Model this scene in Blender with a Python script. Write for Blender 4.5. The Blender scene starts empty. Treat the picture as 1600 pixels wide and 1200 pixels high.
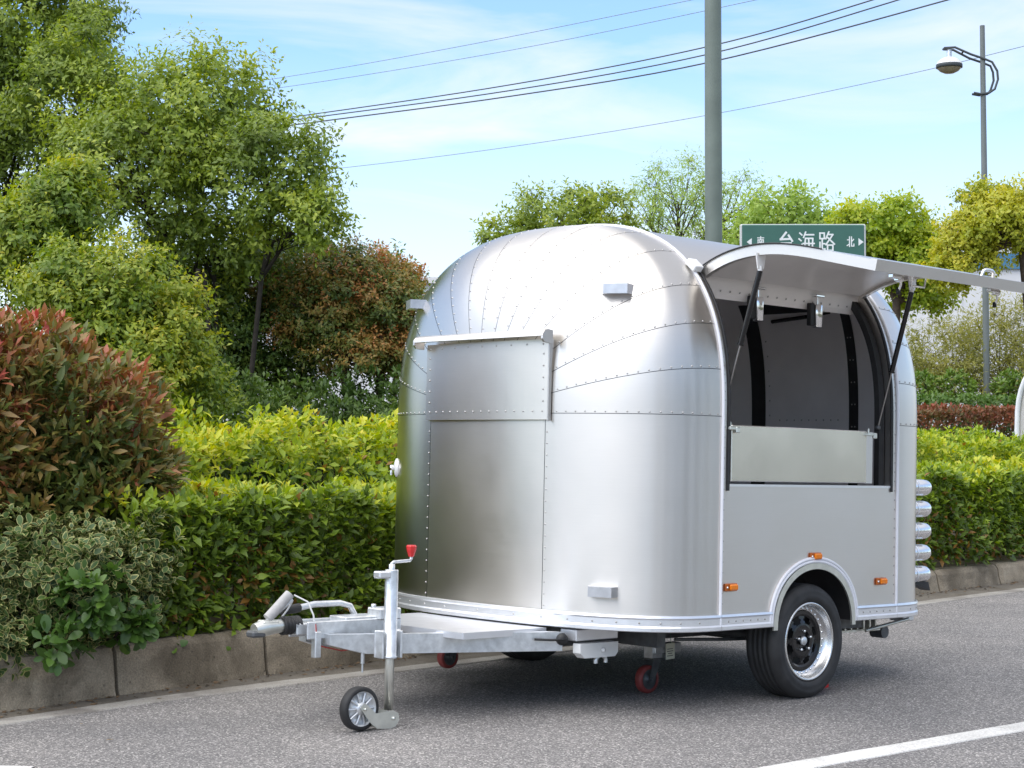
import bpy, math, random
import numpy as np
from mathutils import Vector, Matrix, noise

random.seed(7)
RNG = np.random.default_rng(11)
scene = bpy.context.scene
COL = scene.collection
rad = math.radians

# ------------------------------------------------------------------ camera
cam_d = bpy.data.cameras.new('camera')
cam = bpy.data.objects.new('camera', cam_d)
COL.objects.link(cam)
CAM_H = 1.36
FPX = 2748.0
PITCH = math.atan(70.0 / FPX)
cam.location = (0, 0, CAM_H)
cam.rotation_euler = (rad(90) + PITCH, 0, 0)
cam_d.sensor_width = 36.0
cam_d.lens = 36.0 * FPX / 1600.0
cam_d.clip_start = 0.1
cam_d.clip_end = 3000
scene.camera = cam

# ------------------------------------------------------------------ world, sun, exposure
SUN_EL, SUN_AZ = 60.0, 238.0        # degrees; azimuth clockwise from +Y (the view direction)
world = bpy.data.worlds.new('World')
scene.world = world
world.use_nodes = True
wn = world.node_tree
wn.nodes.clear()
def wnode(t, **k):
    n = wn.nodes.new(t)
    for a, b in k.items():
        setattr(n, a, b)
    return n
w_out = wnode('ShaderNodeOutputWorld')
w_bg = wnode('ShaderNodeBackground')
w_sky = wnode('ShaderNodeTexSky', sky_type='NISHITA')
w_sky.sun_disc = False
w_sky.sun_elevation = rad(SUN_EL)
w_sky.sun_rotation = rad(SUN_AZ)
w_sky.altitude = 50
w_sky.air_density = 1.0
w_sky.dust_density = 0.6
w_sky.ozone_density = 1.5
w_bg.inputs['Strength'].default_value = 0.115
w_tc = wnode('ShaderNodeTexCoord')
# thin streaky cloud: noise stretched sideways and along the horizon
w_map = wnode('ShaderNodeMapping')
w_map.inputs['Rotation'].default_value = (0, rad(-9), 0)
w_map.inputs['Scale'].default_value = (2.2, 2.2, 11.0)
w_n1 = wnode('ShaderNodeTexNoise')
w_n1.inputs['Scale'].default_value = 1.5
w_n1.inputs['Detail'].default_value = 7
w_n1.inputs['Roughness'].default_value = 0.55
w_n1.inputs['Distortion'].default_value = 0.6
w_r1 = wnode('ShaderNodeValToRGB')
w_r1.color_ramp.elements[0].position = 0.455
w_r1.color_ramp.elements[0].color = (0, 0, 0, 1)
w_r1.color_ramp.elements[1].position = 0.74
w_r1.color_ramp.elements[1].color = (0.9, 0.9, 0.9, 1)
# haze towards the horizon
w_sep = wnode('ShaderNodeSeparateXYZ')
w_mr = wnode('ShaderNodeMapRange')
w_mr.inputs['From Min'].default_value = 0.0
w_mr.inputs['From Max'].default_value = 0.21
w_mr.inputs['To Min'].default_value = 0.76
w_mr.inputs['To Max'].default_value = 0.0
w_max = wnode('ShaderNodeMath', operation='MAXIMUM')
w_tint = wnode('ShaderNodeMix', data_type='RGBA', blend_type='MULTIPLY')
w_tint.inputs[0].default_value = 1.0
w_tint.inputs[7].default_value = (1.20, 1.36, 1.55, 1)
w_mix = wnode('ShaderNodeMix', data_type='RGBA')
w_mix.inputs[7].default_value = (6.5, 6.42, 6.4, 1)
wl = wn.links.new
wl(w_tc.outputs['Generated'], w_map.inputs['Vector'])
wl(w_map.outputs['Vector'], w_n1.inputs['Vector'])
wl(w_n1.outputs['Fac'], w_r1.inputs['Fac'])
wl(w_tc.outputs['Generated'], w_sep.inputs['Vector'])
wl(w_sep.outputs['Z'], w_mr.inputs['Value'])
# a thicker veil of cloud higher up
w_mr2 = wnode('ShaderNodeMapRange')
w_mr2.inputs['From Min'].default_value = 0.24
w_mr2.inputs['From Max'].default_value = 0.60
w_mr2.inputs['To Min'].default_value = 0.0
w_mr2.inputs['To Max'].default_value = 0.72
w_max2 = wnode('ShaderNodeMath', operation='MAXIMUM')
wl(w_sep.outputs['Z'], w_mr2.inputs['Value'])
wl(w_mr.outputs['Result'], w_max2.inputs[0])
wl(w_mr2.outputs['Result'], w_max2.inputs[1])
wl(w_max2.outputs['Value'], w_max.inputs[0])
wl(w_r1.outputs['Color'], w_max.inputs[1])
wl(w_sky.outputs['Color'], w_tint.inputs[6])
wl(w_max.outputs['Value'], w_mix.inputs[0])
wl(w_tint.outputs[2], w_mix.inputs[6])
wl(w_mix.outputs[2], w_bg.inputs['Color'])
wl(w_bg.outputs['Background'], w_out.inputs['Surface'])

sun_d = bpy.data.lights.new('sun', 'SUN')
sun_d.energy = 2.6
sun_d.angle = rad(95)
sun_d.color = (1.0, 0.96, 0.90)
sun = bpy.data.objects.new('sun', sun_d)
COL.objects.link(sun)
_sd = Vector((math.sin(rad(SUN_AZ)) * math.cos(rad(SUN_EL)), math.cos(rad(SUN_AZ)) * math.cos(rad(SUN_EL)), math.sin(rad(SUN_EL))))
sun.rotation_euler = _sd.to_track_quat('Z', 'Y').to_euler()
sun.location = (-4, -6, 12)

scene.view_settings.view_transform = 'Standard'
scene.view_settings.look = 'None'
scene.view_settings.gamma = 1.0
scene.view_settings.use_curve_mapping = False
scene.view_settings.exposure = 0.58
scene.render.engine = 'CYCLES'
scene.cycles.max_bounces = 8
scene.cycles.transparent_max_bounces = 8

# ------------------------------------------------------------------ helpers
def at(px, py, Y):
    """world point seen at pixel (1600 x 1200) at forward distance Y"""
    x = (px - 800.0) / FPX
    y = -(py - 600.0) / FPX
    d = Vector((x, math.cos(PITCH) - y * math.sin(PITCH), math.sin(PITCH) + y * math.cos(PITCH)))
    return Vector((0, 0, CAM_H)) + d * (Y / d.y)

def tag(o, label=None, cat=None, group=None, kind=None):
    if label: o['label'] = label
    if cat: o['category'] = cat
    if group: o['group'] = group
    if kind: o['kind'] = kind
    return o

def empty(name, loc=(0, 0, 0), rz=0.0):
    o = bpy.data.objects.new(name, None)
    o.empty_display_size = 0.2
    o.location = loc
    o.rotation_euler = (0, 0, rz)
    COL.objects.link(o)
    return o

def link_mesh(name, me, parent=None, loc=None, rot=None):
    o = bpy.data.objects.new(name, me)
    COL.objects.link(o)
    if parent is not None:
        o.parent = parent
    if loc is not None: o.location = loc
    if rot is not None: o.rotation_euler = rot
    return o

class MB:
    def __init__(self):
        self.v = []; self.f = []; self.s = []
    def add(self, vs, fs, smooth=False):
        b = len(self.v)
        self.v.extend([tuple(p) for p in vs])
        self.f.extend([tuple(i + b for i in q) for q in fs])
        self.s.extend([smooth] * len(fs))
        return self
    def box(self, c, size, rot=None, bevel=0.0):
        c = Vector(c); hx, hy, hz = [a / 2 for a in size]
        if bevel <= 0:
            vs = [Vector((sx * hx, sy * hy, sz * hz)) for sz in (-1, 1) for sy in (-1, 1) for sx in (-1, 1)]
            fs = [(0, 2, 3, 1), (4, 5, 7, 6), (0, 1, 5, 4), (2, 6, 7, 3), (0, 4, 6, 2), (1, 3, 7, 5)]
        else:
            b = min(bevel, hx * .9, hy * .9, hz * .9)
            vs = []; ids = {}
            for sx in (-1, 1):
                for sy in (-1, 1):
                    for sz in (-1, 1):
                        for ax in range(3):
                            p = [sx * (hx - b), sy * (hy - b), sz * (hz - b)]
                            p[ax] = (sx * hx, sy * hy, sz * hz)[ax]
                            ids[(sx, sy, sz, ax)] = len(vs)
                            vs.append(Vector(p))
            fs = []
            for ax in range(3):
                a1, a2 = (ax + 1) % 3, (ax + 2) % 3
                for s in (-1, 1):
                    q = []
                    for (p, r) in ((-1, -1), (1, -1), (1, 1), (-1, 1)):
                        k = [0, 0, 0]; k[ax] = s; k[a1] = p; k[a2] = r
                        q.append(ids[(k[0], k[1], k[2], ax)])
                    fs.append(tuple(q) if s > 0 else tuple(reversed(q)))
            for ax in range(3):
                a1, a2 = (ax + 1) % 3, (ax + 2) % 3
                for p in (-1, 1):
                    for r in (-1, 1):
                        k0 = [0, 0, 0]; k0[ax] = -1; k0[a1] = p; k0[a2] = r
                        k1 = list(k0); k1[ax] = 1
                        q = (ids[tuple(k0) + (a1,)], ids[tuple(k1) + (a1,)], ids[tuple(k1) + (a2,)], ids[tuple(k0) + (a2,)])
                        fs.append(q if p * r > 0 else tuple(reversed(q)))
            for sx in (-1, 1):
                for sy in (-1, 1):
                    for sz in (-1, 1):
                        q = (ids[(sx, sy, sz, 0)], ids[(sx, sy, sz, 1)], ids[(sx, sy, sz, 2)])
                        fs.append(q if sx * sy * sz > 0 else tuple(reversed(q)))
        if rot is not None:
            M = rot if isinstance(rot, Matrix) else Matrix.Rotation(rot, 3, 'Z')
            vs = [M @ p for p in vs]
        return self.add([p + c for p in vs], fs)
    def tube(self, pts, r, n=8, caps=True, smooth=True):
        pts = [Vector(p) for p in pts]
        if not isinstance(r, (list, tuple)): r = [r] * len(pts)
        rings = []; up = None
        vs = []; fs = []
        for i, p in enumerate(pts):
            t = (pts[min(i + 1, len(pts) - 1)] - pts[max(i - 1, 0)]).normalized()
            if up is None:
                up = t.orthogonal().normalized()
            else:
                up = (up - t * up.dot(t))
                up = up.normalized() if up.length > 1e-6 else t.orthogonal().normalized()
            sd = t.cross(up)
            for k in range(n):
                a = 2 * math.pi * k / n
                vs.append(p + (up * math.cos(a) + sd * math.sin(a)) * r[i])
        for i in range(len(pts) - 1):
            for k in range(n):
                k2 = (k + 1) % n
                fs.append((i * n + k, i * n + k2, (i + 1) * n + k2, (i + 1) * n + k))
        self.add(vs, fs, smooth)
        if caps:
            self.add(vs[:n], [tuple(reversed(range(n)))])
            self.add(vs[-n:], [tuple(range(n))])
        return self
    def lathe(self, prof, origin=(0, 0, 0), axis=(0, 0, 1), n=32, smooth=True, closed=False):
        """prof: list of (radius, height along the axis)"""
        ax = Vector(axis).normalized(); e1 = ax.orthogonal().normalized(); e2 = ax.cross(e1)
        o = Vector(origin); vs = []; fs = []; m = len(prof)
        for k in range(n):
            a = 2 * math.pi * k / n
            rd = e1 * math.cos(a) + e2 * math.sin(a)
            for (r, h) in prof:
                vs.append(o + rd * r + ax * h)
        for k in range(n):
            k2 = (k + 1) % n
            for j in range(m if closed else m - 1):
                j2 = (j + 1) % m
                fs.append((k * m + j, k2 * m + j, k2 * m + j2, k * m + j2))
        return self.add(vs, fs, smooth)
    def prism(self, outline, d, to3=lambda x, y, h: (x, y, h), h0=0.0):
        n = len(outline)
        vs = [to3(x, y, h0) for x, y in outline] + [to3(x, y, h0 + d) for x, y in outline]
        fs = [tuple(reversed(range(n))), tuple(range(n, 2 * n))]
        for i in range(n):
            j = (i + 1) % n
            fs.append((i, j, n + j, n + i))
        return self.add(vs, fs)
    def grid(self, rows, smooth=True, wrap=False):
        nr, nc = len(rows), len(rows[0])
        vs = [p for row in rows for p in row]
        fs = []
        for i in range(nr - 1):
            for j in range(nc - 1 if not wrap else nc):
                j2 = (j + 1) % nc
                fs.append((i * nc + j, i * nc + j2, (i + 1) * nc + j2, (i + 1) * nc + j))
        return self.add(vs, fs, smooth)
    def mesh(self, name, mat):
        me = bpy.data.meshes.new(name)
        me.from_pydata(self.v, [], self.f)
        me.polygons.foreach_set('use_smooth', self.s)
        if mat: me.materials.append(mat)
        me.update()
        return me
    def build(self, name, mat, parent=None, recalc=True, sharp=None):
        me = self.mesh(name, mat)
        if recalc:
            import bmesh
            bm = bmesh.new(); bm.from_mesh(me)
            bmesh.ops.recalc_face_normals(bm, faces=bm.faces)
            bm.to_mesh(me); bm.free()
        return link_mesh(name, me, parent)

# ------------------------------------------------------------------ materials
def mat_new(name):
    m = bpy.data.materials.new(name)
    m.use_nodes = True
    nt = m.node_tree
    b = nt.nodes['Principled BSDF']
    return m, nt, b

def simple(name, col, rough=0.5, metal=0.0, var=0.08, scale=8.0, bump=0.0, spec=None, coords='Object'):
    m, nt, b = mat_new(name)
    tc = nt.nodes.new('ShaderNodeTexCoord')
    nz = nt.nodes.new('ShaderNodeTexNoise')
    nz.inputs['Scale'].default_value = scale
    nz.inputs['Detail'].default_value = 6
    nt.links.new(tc.outputs[coords], nz.inputs['Vector'])
    rp = nt.nodes.new('ShaderNodeValToRGB')
    rp.color_ramp.elements[0].position = 0.3
    rp.color_ramp.elements[1].position = 0.7
    rp.color_ramp.elements[0].color = tuple(c * (1 - var) for c in col) + (1,)
    rp.color_ramp.elements[1].color = tuple(min(1, c * (1 + var)) for c in col) + (1,)
    nt.links.new(nz.outputs['Fac'], rp.inputs['Fac'])
    nt.links.new(rp.outputs['Color'], b.inputs['Base Color'])
    b.inputs['Roughness'].default_value = rough
    b.inputs['Metallic'].default_value = metal
    if spec is not None: b.inputs['Specular IOR Level'].default_value = spec
    if bump:
        bp = nt.nodes.new('ShaderNodeBump')
        bp.inputs['Strength'].default_value = bump
        bp.inputs['Distance'].default_value = 0.01
        nt.links.new(nz.outputs['Fac'], bp.inputs['Height'])
        nt.links.new(bp.outputs['Normal'], b.inputs['Normal'])
    return m

def brushed(name, col, rough=0.3, stretch=(1.2, 1.2, 60.0), amt=0.10, aniso=0.5, dents=0.02, fine=0.0012):
    """brushed aluminium: streaks along one direction, faint smudges, slight waviness of the sheet"""
    m, nt, b = mat_new(name)
    L = nt.links.new
    tc = nt.nodes.new('ShaderNodeTexCoord')
    mp = nt.nodes.new('ShaderNodeMapping'); mp.inputs['Scale'].default_value = stretch
    L(tc.outputs['Object'], mp.inputs['Vector'])
    n1 = nt.nodes.new('ShaderNodeTexNoise'); n1.inputs['Scale'].default_value = 6; n1.inputs['Detail'].default_value = 8; n1.inputs['Roughness'].default_value = 0.7
    L(mp.outputs['Vector'], n1.inputs['Vector'])
    n2 = nt.nodes.new('ShaderNodeTexNoise'); n2.inputs['Scale'].default_value = 2.6; n2.inputs['Detail'].default_value = 4
    L(tc.outputs['Object'], n2.inputs['Vector'])
    r = nt.nodes.new('ShaderNodeMapRange'); r.inputs['To Min'].default_value = rough - amt; r.inputs['To Max'].default_value = rough + amt
    mx = nt.nodes.new('ShaderNodeMix'); mx.data_type = 'FLOAT'; mx.inputs[0].default_value = 0.45
    L(n1.outputs['Fac'], mx.inputs[2]); L(n2.outputs['Fac'], mx.inputs[3])
    L(mx.outputs[0], r.inputs['Value']); r.inputs['From Min'].default_value = 0.3; r.inputs['From Max'].default_value = 0.7
    L(r.outputs['Result'], b.inputs['Roughness'])
    rp = nt.nodes.new('ShaderNodeValToRGB')
    rp.color_ramp.elements[0].position = 0.3; rp.color_ramp.elements[1].position = 0.7
    rp.color_ramp.elements[0].color = tuple(c * 0.93 for c in col) + (1,)
    rp.color_ramp.elements[1].color = tuple(col) + (1,)
    L(mx.outputs[0], rp.inputs['Fac']); L(rp.outputs['Color'], b.inputs['Base Color'])
    b.inputs['Metallic'].default_value = 1.0
    b.inputs['Anisotropic'].default_value = aniso
    ge_ = nt.nodes.new('ShaderNodeNewGeometry')       # grain runs level round the body
    c1_ = nt.nodes.new('ShaderNodeVectorMath'); c1_.operation = 'CROSS_PRODUCT'; c1_.inputs[1].default_value = (0, 0, 1)
    c2_ = nt.nodes.new('ShaderNodeVectorMath'); c2_.operation = 'CROSS_PRODUCT'
    L(ge_.outputs['Normal'], c1_.inputs[0]); L(ge_.outputs['Normal'], c2_.inputs[0]); L(c1_.outputs[0], c2_.inputs[1]); L(c2_.outputs[0], b.inputs['Tangent'])
    bp = nt.nodes.new('ShaderNodeBump'); bp.inputs['Strength'].default_value = 0.25; bp.inputs['Distance'].default_value = dents
    L(n2.outputs['Fac'], bp.inputs['Height'])
    bp2 = nt.nodes.new('ShaderNodeBump'); bp2.inputs['Strength'].default_value = 0.06; bp2.inputs['Distance'].default_value = fine
    L(n1.outputs['Fac'], bp2.inputs['Height']); L(bp.outputs['Normal'], bp2.inputs['Normal'])
    L(bp2.outputs['Normal'], b.inputs['Normal'])
    return m

def leaf_mat(name, ramp, rough=0.42, trans=0.3, edge_col=None, sat_noise=0.0):
    """ramp: [(pos, rgb)...] read by a per-leaf 'tint' (mesh attribute on joined foliage, property on single leaves)"""
    m, nt, b = mat_new(name)
    L = nt.links.new
    a1 = nt.nodes.new('ShaderNodeAttribute'); a1.attribute_type = 'GEOMETRY'; a1.attribute_name = 'tint'
    a2 = nt.nodes.new('ShaderNodeAttribute'); a2.attribute_type = 'OBJECT'; a2.attribute_name = 'tint'
    ad = nt.nodes.new('ShaderNodeMath'); ad.operation = 'ADD'
    L(a1.outputs['Fac'], ad.inputs[0]); L(a2.outputs['Fac'], ad.inputs[1])
    rp = nt.nodes.new('ShaderNodeValToRGB')
    els = rp.color_ramp.elements
    while len(els) < len(ramp): els.new(0.5)
    for e, (p, c) in zip(els, ramp):
        e.position = p; e.color = tuple(c) + (1,)
    L(ad.outputs[0], rp.inputs['Fac'])
    col = rp.outputs['Color']
    if edge_col:
        ae = nt.nodes.new('ShaderNodeAttribute'); ae.attribute_type = 'GEOMETRY'; ae.attribute_name = 'edge'
        gt = nt.nodes.new('ShaderNodeMapRange'); gt.inputs['From Min'].default_value = 0.76; gt.inputs['From Max'].default_value = 0.88
        L(ae.outputs['Fac'], gt.inputs['Value'])
        mx = nt.nodes.new('ShaderNodeMix'); mx.data_type = 'RGBA'
        mx.inputs[7].default_value = tuple(edge_col) + (1,)
        L(gt.outputs['Result'], mx.inputs[0]); L(col, mx.inputs[6]); col = mx.outputs[2]
    L(col, b.inputs['Base Color'])
    b.inputs['Roughness'].default_value = rough
    b.inputs['Specular IOR Level'].default_value = 0.45
    tr = nt.nodes.new('ShaderNodeBsdfTranslucent')
    hs = nt.nodes.new('ShaderNodeHueSaturation'); hs.inputs['Value'].default_value = 1.5; hs.inputs['Saturation'].default_value = 1.1
    L(col, hs.inputs['Color']); L(hs.outputs['Color'], tr.inputs['Color'])
    ms = nt.nodes.new('ShaderNodeMixShader'); ms.inputs[0].default_value = trans
    L(b.outputs[0], ms.inputs[1]); L(tr.outputs[0], ms.inputs[2])
    L(ms.outputs[0], nt.nodes['Material Output'].inputs['Surface'])
    return m

M = {}
M['alu'] = brushed('brushed_aluminium', (0.715, 0.685, 0.645), rough=0.32, amt=0.03, aniso=0.85, dents=0.007)
M['alu_flat'] = brushed('brushed_sheet', (0.77, 0.73, 0.68), rough=0.34, amt=0.045, aniso=0.8, dents=0.008)
M['counter'] = simple('counter_sheet', (0.76, 0.74, 0.70), rough=0.26, metal=1, var=0.07, scale=3.5)
M['chrome'] = simple('polished_metal', (0.86, 0.86, 0.86), rough=0.12, metal=1, var=0.03)
M['galv'] = simple('galvanised_steel', (0.70, 0.72, 0.74), rough=0.42, metal=0.85, var=0.16, scale=30, bump=0.06)
M['lamp_box'] = simple('lamp_housing', (0.56, 0.56, 0.58), rough=0.34, metal=0.9, var=0.12, scale=18)
M['zinc'] = simple('zinc_plate', (0.72, 0.73, 0.68), rough=0.36, metal=0.9, var=0.1, scale=22)
M['rim'] = simple('machined_rim', (0.74, 0.74, 0.74), rough=0.27, metal=1, var=0.05)
M['rivet'] = simple('rivet_metal', (0.50, 0.485, 0.465), rough=0.5, metal=1, var=0.03)
M['tube'] = simple('polished_tube', (0.84, 0.84, 0.85), rough=0.2, metal=1, var=0.03)
M['rod'] = simple('strut_rod', (0.34, 0.33, 0.32), rough=0.3, metal=1, var=0.05)
M['trim'] = simple('anodised_trim', (0.82, 0.83, 0.86), rough=0.35, metal=0.75, var=0.04, scale=14)
M['bead'] = simple('white_beading', (0.80, 0.80, 0.84), rough=0.4, var=0.04)
M['lining'] = simple('pale_lining', (0.86, 0.82, 0.81), rough=0.5, var=0.05, scale=5)
M['hatch_lining'] = simple('pale_hatch_lining', (0.84, 0.80, 0.77), rough=0.32, metal=0.2, var=0.04, scale=4)
M['black'] = simple('black_rubber', (0.018, 0.018, 0.019), rough=0.55, var=0.2, scale=20)
M['tyre'] = simple('tyre_rubber', (0.024, 0.024, 0.025), rough=0.68, var=0.35, scale=14, bump=0.1)
M['gloss_black'] = simple('gloss_black_paint', (0.008, 0.008, 0.009), rough=0.18, var=0.1)
M['grey_plastic'] = simple('grey_grip', (0.42, 0.41, 0.40), rough=0.7, var=0.12, scale=40, bump=0.2)
M['red_plastic'] = simple('red_plastic', (0.62, 0.03, 0.03), rough=0.35, var=0.1)
M['red_pu'] = simple('red_polyurethane', (0.27, 0.05, 0.045), rough=0.5, var=0.2, scale=25)
M['amber'] = simple('amber_lens', (0.85, 0.22, 0.01), rough=0.15, var=0.12, scale=60)
M['amber_frame'] = simple('amber_frame', (0.42, 0.10, 0.01), rough=0.3, var=0.1)
M['dark_steel'] = simple('dark_steel', (0.12, 0.125, 0.13), rough=0.5, metal=0.5, var=0.25, scale=20)
M['paper'] = simple('cream_card', (0.72, 0.71, 0.58), rough=0.8, var=0.05)
M['ink'] = simple('tag_ink', (0.16, 0.14, 0.12), rough=0.8, var=0.1)
M['white_paint'] = simple('white_plastic', (0.78, 0.78, 0.77), rough=0.4, var=0.04)
M['pole'] = simple('grey_green_paint', (0.155, 0.19, 0.165), rough=0.55, var=0.12, scale=3)
M['lamp_pole'] = simple('lamp_pole_paint', (0.16, 0.18, 0.175), rough=0.55, var=0.12, scale=3)
M['lamp_dark'] = simple('lamp_arm_paint', (0.06, 0.07, 0.075), rough=0.5, var=0.1)
M['lamp_glass'] = simple('lamp_glass', (0.36, 0.31, 0.22), rough=0.15, var=0.2, scale=10)
M['sign_green'] = simple('sign_green', (0.045, 0.135, 0.105), rough=0.45, var=0.05)
M['sign_white'] = simple('sign_white', (0.78, 0.80, 0.80), rough=0.45, var=0.02)
M['sign_edge'] = simple('sign_edge', (0.55, 0.56, 0.56), rough=0.5, var=0.05)
M['wire'] = simple('wire', (0.09, 0.10, 0.11), rough=0.7, var=0.1)
M['wire_pale'] = simple('pale_wire', (0.25, 0.30, 0.35), rough=0.7, var=0.1)
M['bark'] = simple('bark', (0.075, 0.055, 0.042), rough=0.9, var=0.35, scale=18, bump=0.6)
M['bark_dark'] = simple('dark_bark', (0.035, 0.028, 0.022), rough=0.9, var=0.35, scale=18, bump=0.6)
M['wall'] = simple('pale_cladding', (0.72, 0.72, 0.72), rough=0.6, var=0.03, scale=0.5)
M['blue_band'] = simple('blue_cladding', (0.06, 0.20, 0.36), rough=0.5, var=0.06, scale=0.6)
M['soil'] = simple('soil', (0.075, 0.055, 0.035), rough=0.95, var=0.4, scale=6, bump=0.5)
M['blue_paint'] = simple('blue_paint', (0.05, 0.14, 0.5), rough=0.3, var=0.05)
M['window_dark'] = simple('dark_glass', (0.03, 0.035, 0.04), rough=0.1, var=0.1)
M['cable_red'] = simple('red_cable', (0.4, 0.03, 0.03), rough=0.5, var=0.1)

# asphalt: aggregate speckle, patches, oil and dust
def asphalt():
    m, nt, b = mat_new('asphalt'); L = nt.links.new
    tc = nt.nodes.new('ShaderNodeTexCoord')
    vo = nt.nodes.new('ShaderNodeTexVoronoi'); vo.inputs['Scale'].default_value = 150
    n1 = nt.nodes.new('ShaderNodeTexNoise'); n1.inputs['Scale'].default_value = 230; n1.inputs['Detail'].default_value = 3
    n2 = nt.nodes.new('ShaderNodeTexNoise'); n2.inputs['Scale'].default_value = 0.9; n2.inputs['Detail'].default_value = 7; n2.inputs['Roughness'].default_value = 0.6
    n3 = nt.nodes.new('ShaderNodeTexNoise'); n3.inputs['Scale'].default_value = 95; n3.inputs['Detail'].default_value = 4
    for n in (vo, n1, n2, n3): L(tc.outputs['Object'], n.inputs['Vector'])
    sep = nt.nodes.new('ShaderNodeSeparateColor'); L(vo.outputs['Color'], sep.inputs['Color'])
    r1 = nt.nodes.new('ShaderNodeValToRGB')
    e = r1.color_ramp.elements
    e[0].position = 0.0; e[0].color = (0.095, 0.092, 0.092, 1)
    e[1].position = 1.0; e[1].color = (0.60, 0.575, 0.55, 1)
    k = e.new(0.5); k.color = (0.188, 0.181, 0.178, 1)
    k = e.new(0.85); k.color = (0.285, 0.272, 0.264, 1)
    L(sep.outputs[0], r1.inputs['Fac'])
    mx = nt.nodes.new('ShaderNodeMix'); mx.data_type = 'RGBA'; mx.blend_type = 'MULTIPLY'; mx.inputs[0].default_value = 1.0
    r2 = nt.nodes.new('ShaderNodeValToRGB')
    r2.color_ramp.elements[0].position = 0.3; r2.color_ramp.elements[0].color = (0.78, 0.78, 0.79, 1)
    r2.color_ramp.elements[1].position = 0.7; r2.color_ramp.elements[1].color = (1.14, 1.12, 1.10, 1)
    L(n2.outputs['Fac'], r2.inputs['Fac'])
    L(r1.outputs['Color'], mx.inputs[6]); L(r2.outputs['Color'], mx.inputs[7])
    mx2 = nt.nodes.new('ShaderNodeMix'); mx2.data_type = 'RGBA'; mx2.blend_type = 'MULTIPLY'; mx2.inputs[0].default_value = 1.0
    r3 = nt.nodes.new('ShaderNodeValToRGB')
    r3.color_ramp.elements[0].position = 0.32; r3.color_ramp.elements[0].color = (0.66, 0.66, 0.66, 1)
    r3.color_ramp.elements[1].position = 0.68; r3.color_ramp.elements[1].color = (1.32, 1.32, 1.32, 1)
    L(n3.outputs['Fac'], r3.inputs['Fac'])
    L(mx.outputs[2], mx2.inputs[6]); L(r3.outputs['Color'], mx2.inputs[7])
    L(mx2.outputs[2], b.inputs['Base Color'])
    b.inputs['Roughness'].default_value = 0.82
    bp = nt.nodes.new('ShaderNodeBump'); bp.inputs['Strength'].default_value = 0.55; bp.inputs['Distance'].default_value = 0.006
    ad = nt.nodes.new('ShaderNodeMath'); ad.operation = 'ADD'
    L(vo.outputs['Distance'], ad.inputs[0]); L(n1.outputs['Fac'], ad.inputs[1])
    L(ad.outputs[0], bp.inputs['Height']); L(bp.outputs['Normal'], b.inputs['Normal'])
    return m
M['asphalt'] = asphalt()

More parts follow.
